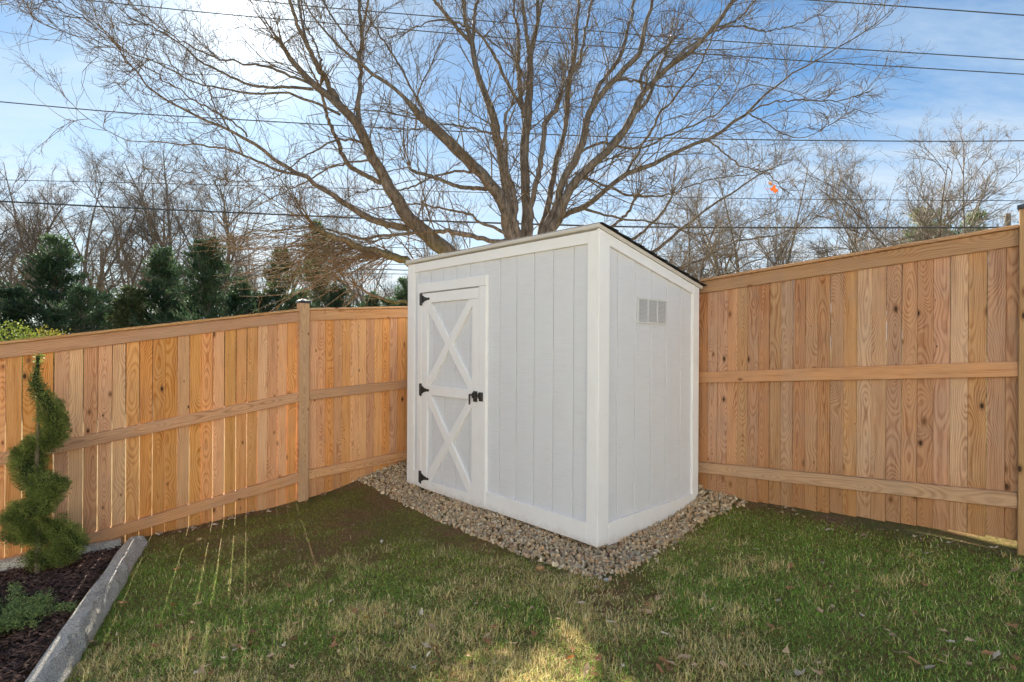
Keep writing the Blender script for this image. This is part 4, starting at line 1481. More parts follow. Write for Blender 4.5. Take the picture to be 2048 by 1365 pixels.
# ------------------------------------------------------------------ bare trees
def grow(start, d, length, r0, n, wob, trop, r_tip=0.35, trop_vec=None):
    """vectorised growth of N shoots; returns [N,n+1,3] points and radii"""
    Np = len(start)
    pos = start.copy(); dv = d / (np.linalg.norm(d, axis=1, keepdims=True) + 1e-9)
    pts = [pos.copy()]
    tv = np.array((0, 0, 1.0)) if trop_vec is None else trop_vec
    curl = rng.normal(0, wob * 0.75, (Np, 3))
    for k in range(n):
        if k == n // 2:
            curl = curl * 0.3 + rng.normal(0, wob * 0.9, (Np, 3))
        dv = dv + curl + rng.normal(0, wob * 0.7, (Np, 3)) + tv * trop
        dv /= np.linalg.norm(dv, axis=1, keepdims=True) + 1e-9
        pos = pos + dv * (length / n)[:, None]
        pts.append(pos.copy())
    Pn = np.stack(pts, 1)
    rr = r0[:, None] * np.linspace(1, r_tip, n + 1)[None]
    return Pn, rr


def children(Pn, Rn, count, fmin, fmax, ang, len_fac, lens, r_fac, n, wob, trop, min_r, bias=None, r_tip=0.35):
    """count children per parent (array) starting along the parent"""
    par = np.repeat(np.arange(len(Pn)), count)
    M = len(par)
    if M == 0:
        return np.zeros((0, n + 1, 3)), np.zeros((0, n + 1)), np.zeros(0)
    f_ = rng.uniform(fmin, fmax, M)
    npt = Pn.shape[1] - 1
    x = f_ * npt; i = np.minimum(x.astype(int), npt - 1); t = (x - i)[:, None]
    st = Pn[par, i] * (1 - t) + Pn[par, i + 1] * t
    tan = Pn[par, i + 1] - Pn[par, i]; tan /= np.linalg.norm(tan, axis=1, keepdims=True) + 1e-9
    rpar = Rn[par, i] * (1 - t[:, 0]) + Rn[par, i + 1] * t[:, 0]
    rv = rng.normal(size=(M, 3)) + (0 if bias is None else np.array(bias))
    side = rv - tan * np.sum(rv * tan, axis=1, keepdims=True); side /= np.linalg.norm(side, axis=1, keepdims=True) + 1e-9
    a = rng.uniform(*ang, M)[:, None]
    d = tan * np.cos(a) + side * np.sin(a)
    L = lens[par] * rng.uniform(*len_fac, M) * (1.15 - 0.55 * f_)
    r0 = np.maximum(rpar * rng.uniform(*r_fac, M), min_r)
    r0 = np.minimum(r0, rpar * 0.85 + 0.0005)
    Pc, Rc = grow(st, d, L, r0, n, wob, trop, r_tip)
    return Pc, Rc, L


YT = 8.3
trunk_base = np.array((P(1062, 700, YT)[0], YT, -0.15))
# main limbs of the big tree: (points (x, y, width in px of the photograph), depth offset at start and at tip, stub?)
LIMBS = [
    ([(1062, 640, 46), (1035, 520, 40), (1022, 470, 36), (1011, 423, 32), (996, 390, 30), (976, 364, 28), (946, 332, 27), (917, 302, 26), (885, 270, 25), (853, 244, 24), (829, 220, 20), (818, 203, 11), (800, 188, 9), (766, 161, 9), (742, 144, 8), (725, 129, 8), (688, 102, 6), (650, 62, 5), (627, 32, 4), (605, -4, 3)], 0.0, -1.6, 0),
    ([(1055, 560, 34), (1030, 480, 28), (1018, 411, 25), (1008, 352, 24), (1002, 311, 23), (993, 273, 22), (987, 232, 20), (964, 176, 16), (949, 117, 14), (944, 88, 13), (932, 44, 11), (929, 0, 10), (922, -60, 7), (915, -140, 4)], 0.1, 0.5, 0),
    ([(944, 88, 9), (948, 60, 9), (949, 29, 8), (954, 0, 7), (965, -70, 4)], 0.4, 1.2, 0),
    ([(946, 92, 10), (930, 74, 10), (917, 60, 9), (897, 35, 9), (867, 0, 8), (830, -50, 5)], 0.4, -0.4, 0),
    ([(1045, 500, 18), (1032, 452, 16), (1031, 417, 15), (1023, 367, 14), (1012, 340, 12), (1012, 290, 8), (1010, 230, 8), (1017, 222, 5), (1026, 205, 3)], -0.3, -0.4, 1),
    ([(1060, 560, 34), (1052, 470, 25), (1052, 405, 24), (1050, 346, 23), (1049, 297, 23), (1055, 244, 22), (1058, 200, 20), (1061, 141, 18), (1061, 108, 15), (1068, 85, 12), (1072, 59, 10), (1077, 0, 9), (1084, -70, 6), (1086, -150, 3)], 0.0, 0.2, 0),
    ([(1060, 112, 10), (1055, 82, 10), (1049, 38, 9), (1045, 0, 8), (1040, -80, 5)], 0.0, -0.6, 0),
    ([(1047, 235, 12), (1041, 190, 12), (1038, 150, 12), (1034, 126, 11)], 0.0, -0.1, 1),
    ([(1042, 215, 8), (1028, 188, 8), (1005, 146, 8), (982, 100, 7), (958, 67, 6), (929, 50, 5), (880, 40, 4), (830, 55, 2.5)], 0.0, -1.2, 0),
    ([(1036, 150, 7), (1036, 100, 8), (1037, 58, 7), (1028, 30, 6), (1028, -20, 4)], 0.0, 0.5, 0),
    ([(1062, 560, 22), (1061, 449, 14), (1069, 382, 14), (1081, 329, 14), (1087, 279, 13), (1090, 247, 13), (1107, 223, 13), (1120, 200, 12), (1123, 185, 9)], -0.2, -0.5, 1),
    ([(1068, 560, 26), (1080, 463, 18), (1096, 411, 16), (1107, 346, 15), (1119, 297, 12), (1131, 259, 12), (1134, 215, 14), (1137, 176, 13), (1143, 141, 12), (1150, 102, 10), (1154, 44, 8), (1158, 0, 7), (1164, -70, 4)], 0.1, 0.9, 0),
    ([(1144, 145, 8), (1158, 130, 7), (1166, 88, 7), (1178, 23, 6), (1184, 0, 6), (1200, -70, 3)], 0.5, 1.5, 0),
    ([(1070, 580, 30), (1088, 470, 24), (1114, 417, 22), (1125, 364, 20), (1149, 317, 19), (1163, 288, 18), (1175, 238, 17), (1190, 208, 16), (1207, 190, 15), (1225, 164, 15), (1251, 135, 14), (1275, 111, 13), (1286, 73, 11), (1295, 35, 9), (1304, 0, 8), (1318, -80, 4)], -0.2, -0.9, 0),
    ([(1183, 215, 11), (1190, 190, 11), (1204, 164, 10), (1240, 117, 9), (1254, 67, 8), (1269, 0, 7), (1280, -70, 4)], -0.3, 0.6, 0),
    ([(1075, 580, 30), (1090, 490, 26), (1116, 440, 24), (1137, 382, 22), (1152, 364, 21), (1181, 338, 20), (1219, 300, 20), (1248, 264, 19), (1266, 229, 17), (1283, 192, 15), (1305, 166, 13), (1338, 132, 13), (1382, 102, 12), (1417, 67, 9), (1446, 29, 8), (1473, 0, 7), (1520, -50, 4)], -0.2, -1.5, 0),
    ([(1338, 132, 8), (1360, 108, 7), (1388, 88, 6), (1432, 59, 6), (1476, 38, 5), (1511, 0, 4), (1545, -40, 2.5)], -0.6, 0.2, 0),
    ([(1266, 229, 11), (1292, 205, 10), (1310, 160, 9), (1322, 130, 8), (1332, 112, 8)], -0.5, 0.0, 1),
    ([(1285, 185, 9), (1283, 150, 8), (1305, 118, 8), (1340, 88, 8)], -0.4, 0.3, 1),
    ([(1085, 600, 24), (1099, 470, 17), (1137, 426, 14), (1166, 417, 14), (1210, 382, 13), (1251, 349, 12), (1313, 326, 11), (1357, 305, 10), (1411, 281, 9), (1455, 255, 8), (1493, 226, 7), (1523, 196, 6), (1564, 164, 4.5), (1637, 117, 3.6), (1719, 70, 2.6), (1760, 40, 2.2), (1798, 0, 1.6)], 0.0, -0.8, 0),
    ([(1493, 226, 4.5), (1549, 205, 3.8), (1608, 201, 3.4), (1681, 202, 2.6), (1719, 190, 2.2), (1748, 164, 1.6)], -0.6, -1.0, 0),
    ([(1149, 317, 6), (1169, 300, 6), (1201, 285, 7), (1257, 297, 6), (1298, 291, 5), (1339, 270, 5), (1400, 244, 4), (1450, 215, 3.4), (1480, 180, 2.6), (1530, 172, 2.2), (1600, 190, 1.6)], -0.2, 0.8, 0),
    ([(1251, 349, 7), (1281, 297, 6), (1307, 253, 6), (1319, 226, 6), (1344, 205, 5), (1367, 173, 5), (1397, 135, 4), (1426, 73, 3.4), (1464, 0, 3)], -0.2, -1.8, 0),
    ([(1150, 345, 6), (1163, 358, 6), (1210, 370, 6), (1248, 387, 6), (1292, 393, 5), (1342, 390, 4), (1372, 376, 3.4), (1420, 360, 3), (1480, 352, 2.4), (1540, 340, 1.8)], -0.2, 1.5, 0),
    ([(1110, 560, 12), (1180, 530, 9), (1266, 478, 8), (1298, 452, 7), (1327, 423, 6.5), (1348, 382, 5)], 0.4, 0.8, 1),
    ([(1110, 580, 14), (1220, 560, 11), (1304, 505, 9), (1357, 464, 8), (1400, 428, 6), (1450, 395, 5), (1520, 350, 3), (1560, 330, 2)], 0.5, 1.8, 0),
    ([(1105, 540, 10), (1180, 490, 8), (1231, 449, 7), (1257, 423, 7), (1272, 396, 7)], 0.2, 0.0, 1),
    ([(1110, 600, 12), (1250, 560, 9), (1340, 540, 7), (1400, 520, 6), (1470, 485, 4.5), (1550, 470, 3), (1620, 440, 2)], 0.5, 1.0, 0),
    ([(1110, 620, 12), (1280, 585, 8), (1380, 568, 6), (1460, 545, 4.5), (1540, 505, 3), (1590, 470, 2)], 0.3, -0.2, 0),
    ([(1166, 417, 7), (1200, 428, 6), (1260, 440, 5), (1330, 448, 4), (1400, 470, 3.4), (1470, 455, 2.4), (1530, 430, 1.8)], -0.1, 0.6, 0),
    # left trunk leaning out from behind the shed
    ([(1056, 690, 52), (1000, 610, 46), (950, 560, 42), (898, 508, 40), (857, 472, 38), (816, 434, 34), (796, 405, 32), (775, 370, 29), (752, 329, 26), (731, 288, 26), (719, 258, 24), (703, 236, 22), (676, 208, 20), (649, 188, 18), (627, 166, 16), (595, 132, 13), (571, 102, 11), (552, 74, 9)], 0.2, -0.6, 1),
    ([(719, 258, 13), (717, 230, 13), (717, 207, 12), (720, 166, 11), (720, 127, 10), (725, 68, 9), (720, 24, 8), (715, -20, 6), (706, -90, 3)], -0.3, 0.1, 0),
    ([(724, 70, 6), (730, 37, 6), (737, 0, 5), (748, -70, 3)], -0.3, -0.8, 0),
    ([(688, 222, 14), (664, 181, 14), (644, 146, 13), (627, 117, 12), (612, 85, 11), (595, 49, 9), (581, 0, 8), (560, -70, 4)], -0.3, -1.3, 0),
    ([(614, 88, 7), (606, 54, 7), (597, 0, 6), (590, -60, 3)], -0.7, -0.2, 0),
    ([(642, 140, 5), (640, 118, 5), (629, 85, 4.5), (610, 49, 4), (604, 0, 3.4)], -0.6, 0.4, 0),
    ([(627, 179, 8), (590, 176, 7), (546, 175, 6.5), (510, 173, 6), (473, 159, 5.5), (432, 137, 5), (398, 121, 4.4), (354, 83, 3.6), (305, 54, 3), (259, 32, 2.4), (220, 0, 2)], -0.5, -2.8, 0),
    ([(622, 168, 7), (576, 149, 6.5), (537, 134, 6), (498, 129, 5), (461, 122, 4.6), (439, 119, 4), (391, 98, 3.4), (354, 80, 3), (300, 40, 2.4), (250, 0, 2)], -0.5, -1.0, 0),
    ([(681, 230, 7), (644, 212, 6), (595, 193, 6), (559, 188, 5.4), (502, 188, 5), (464, 183, 4.4), (391, 166, 3.6), (317, 127, 3), (256, 107, 2.4), (190, 82, 2), (140, 70, 1.6), (85, 48, 1.2)], -0.4, -2.0, 0),
    ([(819, 458, 17), (766, 446, 16), (725, 431, 15), (687, 405, 13), (640, 376, 12), (605, 352, 11), (546, 317, 9), (502, 282, 8), (464, 264, 7), (429, 247, 6.5), (398, 234, 6), (342, 205, 5), (305, 181, 4.4), (281, 156, 4), (244, 110, 3.2), (220, 80, 2.8), (171, 41, 2.2), (110, -5, 1.6)], 0.0, -3.2, 0),
    ([(605, 352, 7), (570, 343, 7), (526, 329, 6), (488, 311, 5.4), (459, 300, 5), (400, 291, 4), (366, 290, 3.4), (310, 285, 2.6), (250, 278, 2), (190, 250, 1.5), (135, 200, 1.1)], -0.8, -1.8, 0),
    ([(486, 310, 4), (477, 290, 3.6), (459, 259, 3.4), (429, 215, 3), (415, 171, 2.6), (366, 142, 2.2), (300, 120, 1.6)], -1.0, -2.6, 0),
    ([(494, 274, 5), (485, 258, 4.4), (444, 232, 4), (400, 209, 3.8), (366, 186, 3.4), (317, 151, 3), (244, 98, 2.4), (195, 50, 2), (146, 5, 1.6)], -1.1, -2.2, 0),
    ([(763, 367, 13), (740, 355, 12), (716, 344, 11), (693, 323, 11), (675, 282, 10), (658, 244, 9), (647, 203, 8), (641, 175, 6)], -0.1, -1.0, 0),
    ([(731, 288, 7), (705, 281, 6), (680, 280, 5), (640, 295, 4.4), (600, 320, 3.6), (560, 350, 3), (510, 362, 2), (450, 360, 1.5)], -0.3, -2.2, 0),
    ([(745, 320, 6), (710, 325, 5), (660, 335, 4.4), (610, 365, 3.6), (560, 390, 2.6), (500, 420, 1.8)], -0.3, 0.9, 0),
    ([(900, 640, 24), (862, 560, 22), (822, 528, 21), (781, 513, 20), (722, 496, 18), (664, 472, 14), (623, 449, 11)], -0.3, -1.4, 1),
    ([(825, 466, 8), (766, 472, 7), (722, 478, 6.4), (676, 465, 5), (620, 455, 4), (560, 462, 3), (500, 480, 2)], -0.1, -0.9, 0),
    ([(1040, 500, 14), (1011, 486, 13), (976, 481, 12), (932, 472, 12), (888, 462, 11), (844, 464, 9), (800, 470, 6), (752, 482, 4)], -0.3, -0.9, 0),
    ([(1020, 472, 9), (976, 452, 7), (932, 428, 6), (888, 417, 5), (844, 410, 4.4), (812, 408, 4), (770, 412, 3), (720, 430, 2.2)], -0.3, -1.3, 0),
    ([(990, 378, 11), (932, 376, 10), (902, 368, 9), (859, 352, 9), (829, 344, 8), (816, 330, 7)], -0.3, -0.7, 1),
    ([(950, 345, 7), (911, 344, 6), (859, 358, 5.4), (800, 381, 4.4), (750, 380, 3), (700, 392, 2)], -0.3, -1.4, 0),
    ([(900, 640, 12), (822, 607, 8), (790, 605, 7), (750, 593, 6), (715, 572, 4)], 0.4, -0.3, 0),
    ([(994, 272, 6), (940, 255, 5), (890, 250, 4), (840, 258, 3), (790, 262, 2)], -0.1, -1.0, 0),
    ([(868, 255, 7), (840, 215, 6), (826, 180, 5.4), (800, 135, 5), (772, 90, 4.4), (745, 48, 4), (715, 0, 3)], -0.5, 0.5, 0),
    ([(725, 129, 6), (700, 85, 5), (668, 40, 4.4), (645, 0, 3.6)], -0.8, 0.0, 0),
    ([(1225, 164, 6), (1260, 158, 5), (1300, 170, 4), (1360, 175, 3), (1430, 168, 2)], -0.4, 0.9, 0),
    ([(1417, 67, 5), (1470, 52, 4), (1530, 62, 3), (1590, 50, 2.4), (1640, 30, 1.8)], -0.9, 0.0, 0),
    ([(1411, 281, 5), (1440, 300, 4), (1480, 330, 3.4), (1530, 345, 2.6), (1560, 372, 2)], -0.4, 0.2, 0),
    ([(1493, 226, 4), (1530, 245, 3.4), (1565, 268, 2.6), (1610, 275, 2), (1660, 250, 1.5)], -0.6, -1.6, 0),
]
# depth at the start of a limb follows the listed offset; tips spread in depth
tree = empty('maple_tree', tuple(trunk_base), 'big many-stemmed bare maple spreading behind the shed', 'tree')
LP, LRd, LL, LST = [], [], [], []
NL = 34
for (pts, y0, y1, stub) in LIMBS:
    n = len(pts)
    w3 = []
    cum = np.r_[0, np.cumsum([math.dist(pts[i][:2], pts[i + 1][:2]) for i in range(n - 1)])]
    cum /= cum[-1]
    for (a, f_) in zip(pts, cum):
        Y = YT + y0 + (y1 - y0) * f_ ** 1.2
        p_ = P(a[0], a[1], Y)
        w3.append((*p_, a[2] * 0.80 / 2 * Y / F_PX))
    rs_, L = resample(np.array(w3), NL)
    rs_[2:-1, :3] += rng.normal(0, 0.010 if L > 1.5 else 0.004, (NL - 3, 3))
    rr = np.maximum(rs_[:, 3], 0.004)
    rr = rr * (1 + rng.normal(0, 0.035, NL))
    LP.append(rs_[:, :3]); LRd.append(rr); LL.append(L); LST.append(stub)
LP = np.array(LP); LRd = np.array(LRd); LL = np.array(LL); LST = np.array(LST)
for i in range(len(LP)):
    v_, f_ = tubes(LP[i:i + 1], LRd[i:i + 1], 10)
    # close the end
    v_ = np.vstack((v_, LP[i, -1] + (LP[i, -1] - LP[i, -2]) * 0.15))
    fl = [tuple(q) for q in f_]
    last = len(v_) - 1
    for k in range(10):
        fl.append((last - 10 + k, last - 10 + (k + 1) % 10, last))
    o = add('limb', mesh('limb', v_ - trunk_base, fl, M_BARK, True), tree)
tp, _ = resample(np.array([(*trunk_base, 0.42), (trunk_base[0], YT, 0.5, 0.34), (trunk_base[0] - 0.02, YT, 1.1, 0.33), (trunk_base[0] + 0.02, YT, 1.75, 0.26)]), 14)
tv, tf = tubes(tp[None, :, :3], tp[None, :, 3], 16)
add('trunk', mesh('trunk', tv - trunk_base, tf, M_BARK, True), tree)

# shoots and twigs
cntL = np.maximum((LL * 5.0).astype(int), 3)
cntL[LST == 1] = (cntL[LST == 1] * 0.7).astype(int)
A1, B1, L1 = children(LP, LRd, cntL, 0.16, 1.0, (0.30, 0.95), (0.11, 0.31), LL + 1.6, (0.10, 0.28), 9, 0.14, 0.050, 0.0040, (0, 0, 0.35), 0.35)
B1 = np.minimum(B1, 0.011 * np.linspace(1, 0.35, 10)[None])
# tip continuation shoots of the fine limbs
tips = np.where(LST == 0)[0]
st = np.repeat(LP[tips, -1], 3, 0); dv = np.repeat(LP[tips, -1] - LP[tips, -3], 3, 0); dv /= np.linalg.norm(dv, axis=1, keepdims=True)
A1b, B1b = grow(st, dv + rng.normal(0, 0.28, dv.shape), rng.uniform(0.2, 0.75, len(st)), np.repeat(LRd[tips, -1], 3) * 0.8, 9, 0.09, 0.055)
A1 = np.concatenate((A1, A1b)); B1 = np.concatenate((B1, B1b)); L1 = np.r_[L1, rng.uniform(0.5, 1.2, len(st))]
# stubs throw bundles of shoots
stb = np.where(LST == 1)[0]
st = np.repeat(LP[stb, -2], 8, 0); dv = np.repeat(LP[stb, -1] - LP[stb, -3], 8, 0); dv /= np.linalg.norm(dv, axis=1, keepdims=True)
A1c, B1c = grow(st, dv + rng.normal(0, 0.55, dv.shape) + np.array((0, 0, 0.3)), rng.uniform(0.4, 1.4, len(st)), np.full(len(st), 0.008), 9, 0.10, 0.05)
A1 = np.concatenate((A1, A1c)); B1 = np.concatenate((B1, B1c)); L1 = np.r_[L1, rng.uniform(0.5, 1.2, len(st))]
# drooping bundle at the end of the low left limb
lo = [i for i, l in enumerate(LIMBS) if l[0][0][:2] == (900, 640) and l[3] == 1][0]
m_ = 95
fsel = rng.integers(NL - 17, NL - 1, m_)
st = LP[lo][fsel] + rng.normal(0, 0.03, (m_, 3))
dv = np.stack((rng.normal(-1.0, 0.25, m_), rng.normal(-0.15, 0.45, m_), rng.normal(-0.50, 0.18, m_)), -1)
A1d, B1d = grow(st, dv, rng.uniform(0.7, 2.1, m_), rng.uniform(0.0045, 0.008, m_), 9, 0.06, 0.030)
A1 = np.concatenate((A1, A1d)); B1 = np.concatenate((B1, B1d)); L1 = np.r_[L1, np.full(m_, 0.9)]
nk = rng.integers(5, 11, len(A1)); nk[-m_:] = rng.integers(1, 4, m_)
A2, B2, L2 = children(A1, B1, nk, 0.12, 0.98, (0.35, 1.05), (0.28, 0.65), L1, (0.45, 0.75), 6, 0.17, 0.055, 0.0036, None, 0.5)
A3, B3, L3 = children(A2, B2, rng.integers(1, 4, len(A2)), 0.2, 0.98, (0.35, 0.9), (0.25, 0.65), np.maximum(L2, 0.28), (0.6, 0.85), 4, 0.15, 0.06, 0.0027, None, 0.7)
v1, f1 = tubes(A1, B1, 5); v2, f2 = tubes(A2, B2, 4); v3, f3 = tubes(A3, B3, 3)
V, F_ = join_vf([(v1, f1), (v2, f2), (v3, f3)])
tw = add('twigs', mesh('twigs', V - trunk_base, F_, M_TWIG, True), tree)
tw['kind'] = 'stuff'
print('main tree', len(A1), len(A2), len(A3), len(F_))

# red leaf still hanging on the right
for (q, mi, sd, s_, lab) in (((1548, 380), 5, 3, 4.6, 'bright orange-red leaf still hanging on a bare twig against the sky'), ((1541, 368), 1, 2, 2.8, 'small brown leaf just above the orange-red one on the twig')):
    p_ = P(q[0], q[1], 8.4)
    o = add('hanging_leaf', leaf_me[(mi, sd)], None, tuple(p_), (R(80), 0, R(20)))
    o.scale = (s_,) * 3
    tag(o, lab, 'leaf')


def bare_tree_variant(seed, H, spread, stems, trop=0.05, dens=1.0, low_=0.20):
    """returns (trunk verts/faces, twig verts/faces) with the foot at the origin"""
    global rng
    keep_rng = rng
    rng = np.random.default_rng(seed)
    n0 = stems
    st = np.zeros((n0, 3)); st[:, 0] = rng.normal(0, 0.12, n0); st[:, 1] = rng.normal(0, 0.12, n0)
    a = np.linspace(0, 2 * np.pi, n0, endpoint=False) + rng.uniform(0, 1)
    lean = rng.uniform(0.10, 0.32, n0) * spread
    d = np.stack((np.cos(a) * lean, np.sin(a) * lean, np.ones(n0)), -1)
    A0, B0 = grow(st, d, np.full(n0, H) * rng.uniform(0.8, 1.0, n0), np.full(n0, 0.017 * H / math.sqrt(n0) * 1.3), 12, 0.055, 0.01, 0.12)
    L0 = np.full(n0, H)
    A1_, B1_, L1_ = children(A0, B0, np.full(n0, max(int(60 / n0 * dens), 6)), low_, 0.97, (0.35, 0.9), (0.28, 0.46), L0, (0.45, 0.65), 9, 0.11, trop, 0.018, None, 0.2)
    A2_, B2_, L2_ = children(A1_, B1_, rng.integers(6, 10, len(A1_)), 0.15, 0.97, (0.35, 0.9), (0.25, 0.5), L1_, (0.45, 0.65), 6, 0.14, 0.05, 0.012, None, 0.3)
    A3_, B3_, L3_ = children(A2_, B2_, rng.integers(4, 8, len(A2_)), 0.15, 0.98, (0.35, 1.0), (0.3, 0.6), L2_, (0.5, 0.7), 4, 0.15, 0.04, 0.007, None, 0.4)
    A4_, B4_, L4_ = children(A3_, B3_, rng.integers(2, 6, len(A3_)), 0.2, 0.98, (0.3, 1.0), (0.35, 0.8), L3_, (0.6, 0.9), 3, 0.15, 0.04, 0.0055, None, 0.6)
    t1 = join_vf([tubes(A0, B0, 8), tubes(A1_, B1_, 5)])
    t2 = join_vf([tubes(A2_, B2_, 4), tubes(A3_, B3_, 3), tubes(A4_, B4_, 3)])
    rng = keep_rng
    return mesh('trunk', t1[0], t1[1], M_BARK_FAR, True), mesh('crown', t2[0], t2[1], M_TWIG_FAR, True)


VAR = [bare_tree_variant(41, 12.0, 1.2, 3), bare_tree_variant(42, 12.0, 1.5, 5), bare_tree_variant(43, 12.0, 1.0, 2), bare_tree_variant(47, 9.0, 2.0, 7, 0.03, 1.7, 0.38)]


def place_tree(px, ptop, Y, var, yaw, label, group):
    H0 = (12, 12, 12, 9)[var] * 0.97
    z0 = -0.25
    x = uv(px, 690)[0] * Y
    top = EYE + uv(px, ptop)[1] * Y
    s = (top - z0) / H0
    root = empty('bare_tree', (x, Y, z0), label, 'tree', group, (0, 0, yaw))
    root.scale = (s, s, s)
    add('trunk', VAR[var][0], root); add('crown', VAR[var][1], root)


GL, GRt = 'bare trees beyond the left fence', 'bare trees beyond the right fence'
for (px, pt, Y, va, yw, lab) in (
        (-60, 330, 30, 0, 0.3, 'bare tree cut by the left edge of the frame'),
        (20, 350, 34, 2, 2.0, 'slender dark bare tree at the far left, behind the green cedar'),
        (150, 300, 33, 1, 1.0, 'tallest full round bare tree left of the wooden utility pole'),
        (255, 345, 36, 1, 3.4, 'lower bare tree just right of the wooden utility pole'),
        (355, 300, 34, 0, 4.3, 'bare tree with round crown between the pole and the big maple branches'),
        (445, 310, 31, 2, 5.0, 'bare double-stemmed tree rising over the densest cedar'),
        (545, 380, 38, 1, 0.7, 'bare tree half hidden by the drooping maple twigs'),
        (765, 415, 30, 2, 2.6, 'small bare tree just left of the shed roof'),
        (690, 440, 40, 1, 1.6, 'faint low bare tree above the middle cedars')):
    place_tree(px, pt, Y, va, yw, lab, GL)
for (px, pt, Y, va, yw, lab) in (
        (1290, 430, 32, 1, 0.2, 'bare tree low behind the shed roof slope'),
        (1400, 380, 28, 0, 1.9, 'bare tree just right of the shed roof, tangled with maple branches'),
        (1490, 330, 27, 1, 3.0, 'bushy bare tree below the orange-red leaf'),
        (1645, 365, 29, 2, 4.4, 'narrow bare tree midway along the right fence'),
        (1730, 400, 34, 2, 0.9, 'thin small bare tree left of the wide one'),
        (1905, 250, 22, 3, 2.2, 'wide fan-shaped bare tree above the pale green pines')):
    place_tree(px, pt, Y, va, yw, lab, GRt)


# ------------------------------------------------------------------ evergreens beyond the fence
def cedar_variant(seed, H, Rd, n_br, tone):
    r = np.random.default_rng(seed)
    cs, ds = [], []
    lines = []
    for b_ in range(n_br):
        f_ = r.uniform(0.04, 0.98) ** 0.9
        z = H * f_
        a = r.uniform(0, 2 * np.pi)
        Lb = Rd * (1 - f_) ** 0.85 * r.uniform(0.35, 1.45) * (1 + 0.25 * math.sin(a * 2 + f_ * 9)) + 0.14
        up = r.uniform(0.15, 1.3)
        dv = np.array((math.cos(a), math.sin(a), up)); dv /= np.linalg.norm(dv)
        tt = np.linspace(0, 1, 6)[:, None]
        line = np.array((0, 0, z)) + dv * Lb * tt + np.array((0, 0, -0.15)) * tt ** 2 * Lb
        lines.append(line)
        m_ = int(60 * Lb / Rd) + 26
        t_ = r.uniform(0.18, 1.0, m_)[:, None] ** 0.8
        p_ = np.array((0, 0, z)) + dv * Lb * t_ + np.array((0, 0, -0.15)) * t_ ** 2 * Lb
        w_ = 0.05 + 0.13 * (1 - t_)
        cs.append(p_ + r.normal(0, 1, (m_, 3)) * w_ * np.array((1, 1, 0.7)))
        ds.append(np.tile(dv + np.array((0, 0, 0.35)), (m_, 1)))
    cs = np.concatenate(cs); ds = np.concatenate(ds); n_ = len(cs)
    nse = vnoise(cs[:, 0] + cs[:, 1] * 0.7 + 5, cs[:, 2], 2.2, seed)
    cols = np.array(tone[0]) + (np.array(tone[1]) - np.array(tone[0])) * (nse * r.uniform(0.2, 1.3, n_))[:, None]
    V, F_, T_ = needles(cs, ds, 0.20, 0.022, cols, 0.45)
    lv, lf = tubes(np.array(lines), np.tile(np.linspace(0.022, 0.006, 6), (len(lines), 1)), 4)
    tr = np.array([(0, 0, -0.1), (0.03, 0, H * 0.3), (-0.02, 0.02, H * 0.65), (0, 0, H * 0.97)])
    tp_, _ = resample(tr, 16)
    a_, b_ = tubes(tp_[None], np.linspace(0.10, 0.012, 16)[None], 7)
    t = join_vf([(a_, b_), (lv, lf)])
    return mesh('trunk', t[0], t[1], M_BARK_FAR, True), mesh('foliage', V, F_, M_NEEDLE, False, T_)


DK = ((0.030, 0.066, 0.032), (0.120, 0.180, 0.085))
CED = [cedar_variant(61, 5.0, 2.1, 185, DK), cedar_variant(62, 5.0, 2.7, 200, DK), cedar_variant(63, 5.0, 1.7, 140, ((0.05, 0.075, 0.03), (0.15, 0.18, 0.07)))]
PIN = cedar_variant(64, 5.0, 2.2, 170, ((0.11, 0.16, 0.07), (0.27, 0.33, 0.15)))


def place_cedar(px, ptop, Y, var, yaw, label, group, wide=1.0, name='cedar_tree'):
    z0 = -0.4
    x = uv(px, 690)[0] * Y
    top = EYE + uv(px, ptop)[1] * Y
    s = (top - z0) / 5.0
    root = empty(name, (x, Y, z0), label, 'tree', group, (0, 0, yaw))
    root.scale = (s * wide, s * wide, s)
    mm = PIN if var == 'p' else CED[var]
    add('trunk', mm[0], root); add('foliage', mm[1], root)


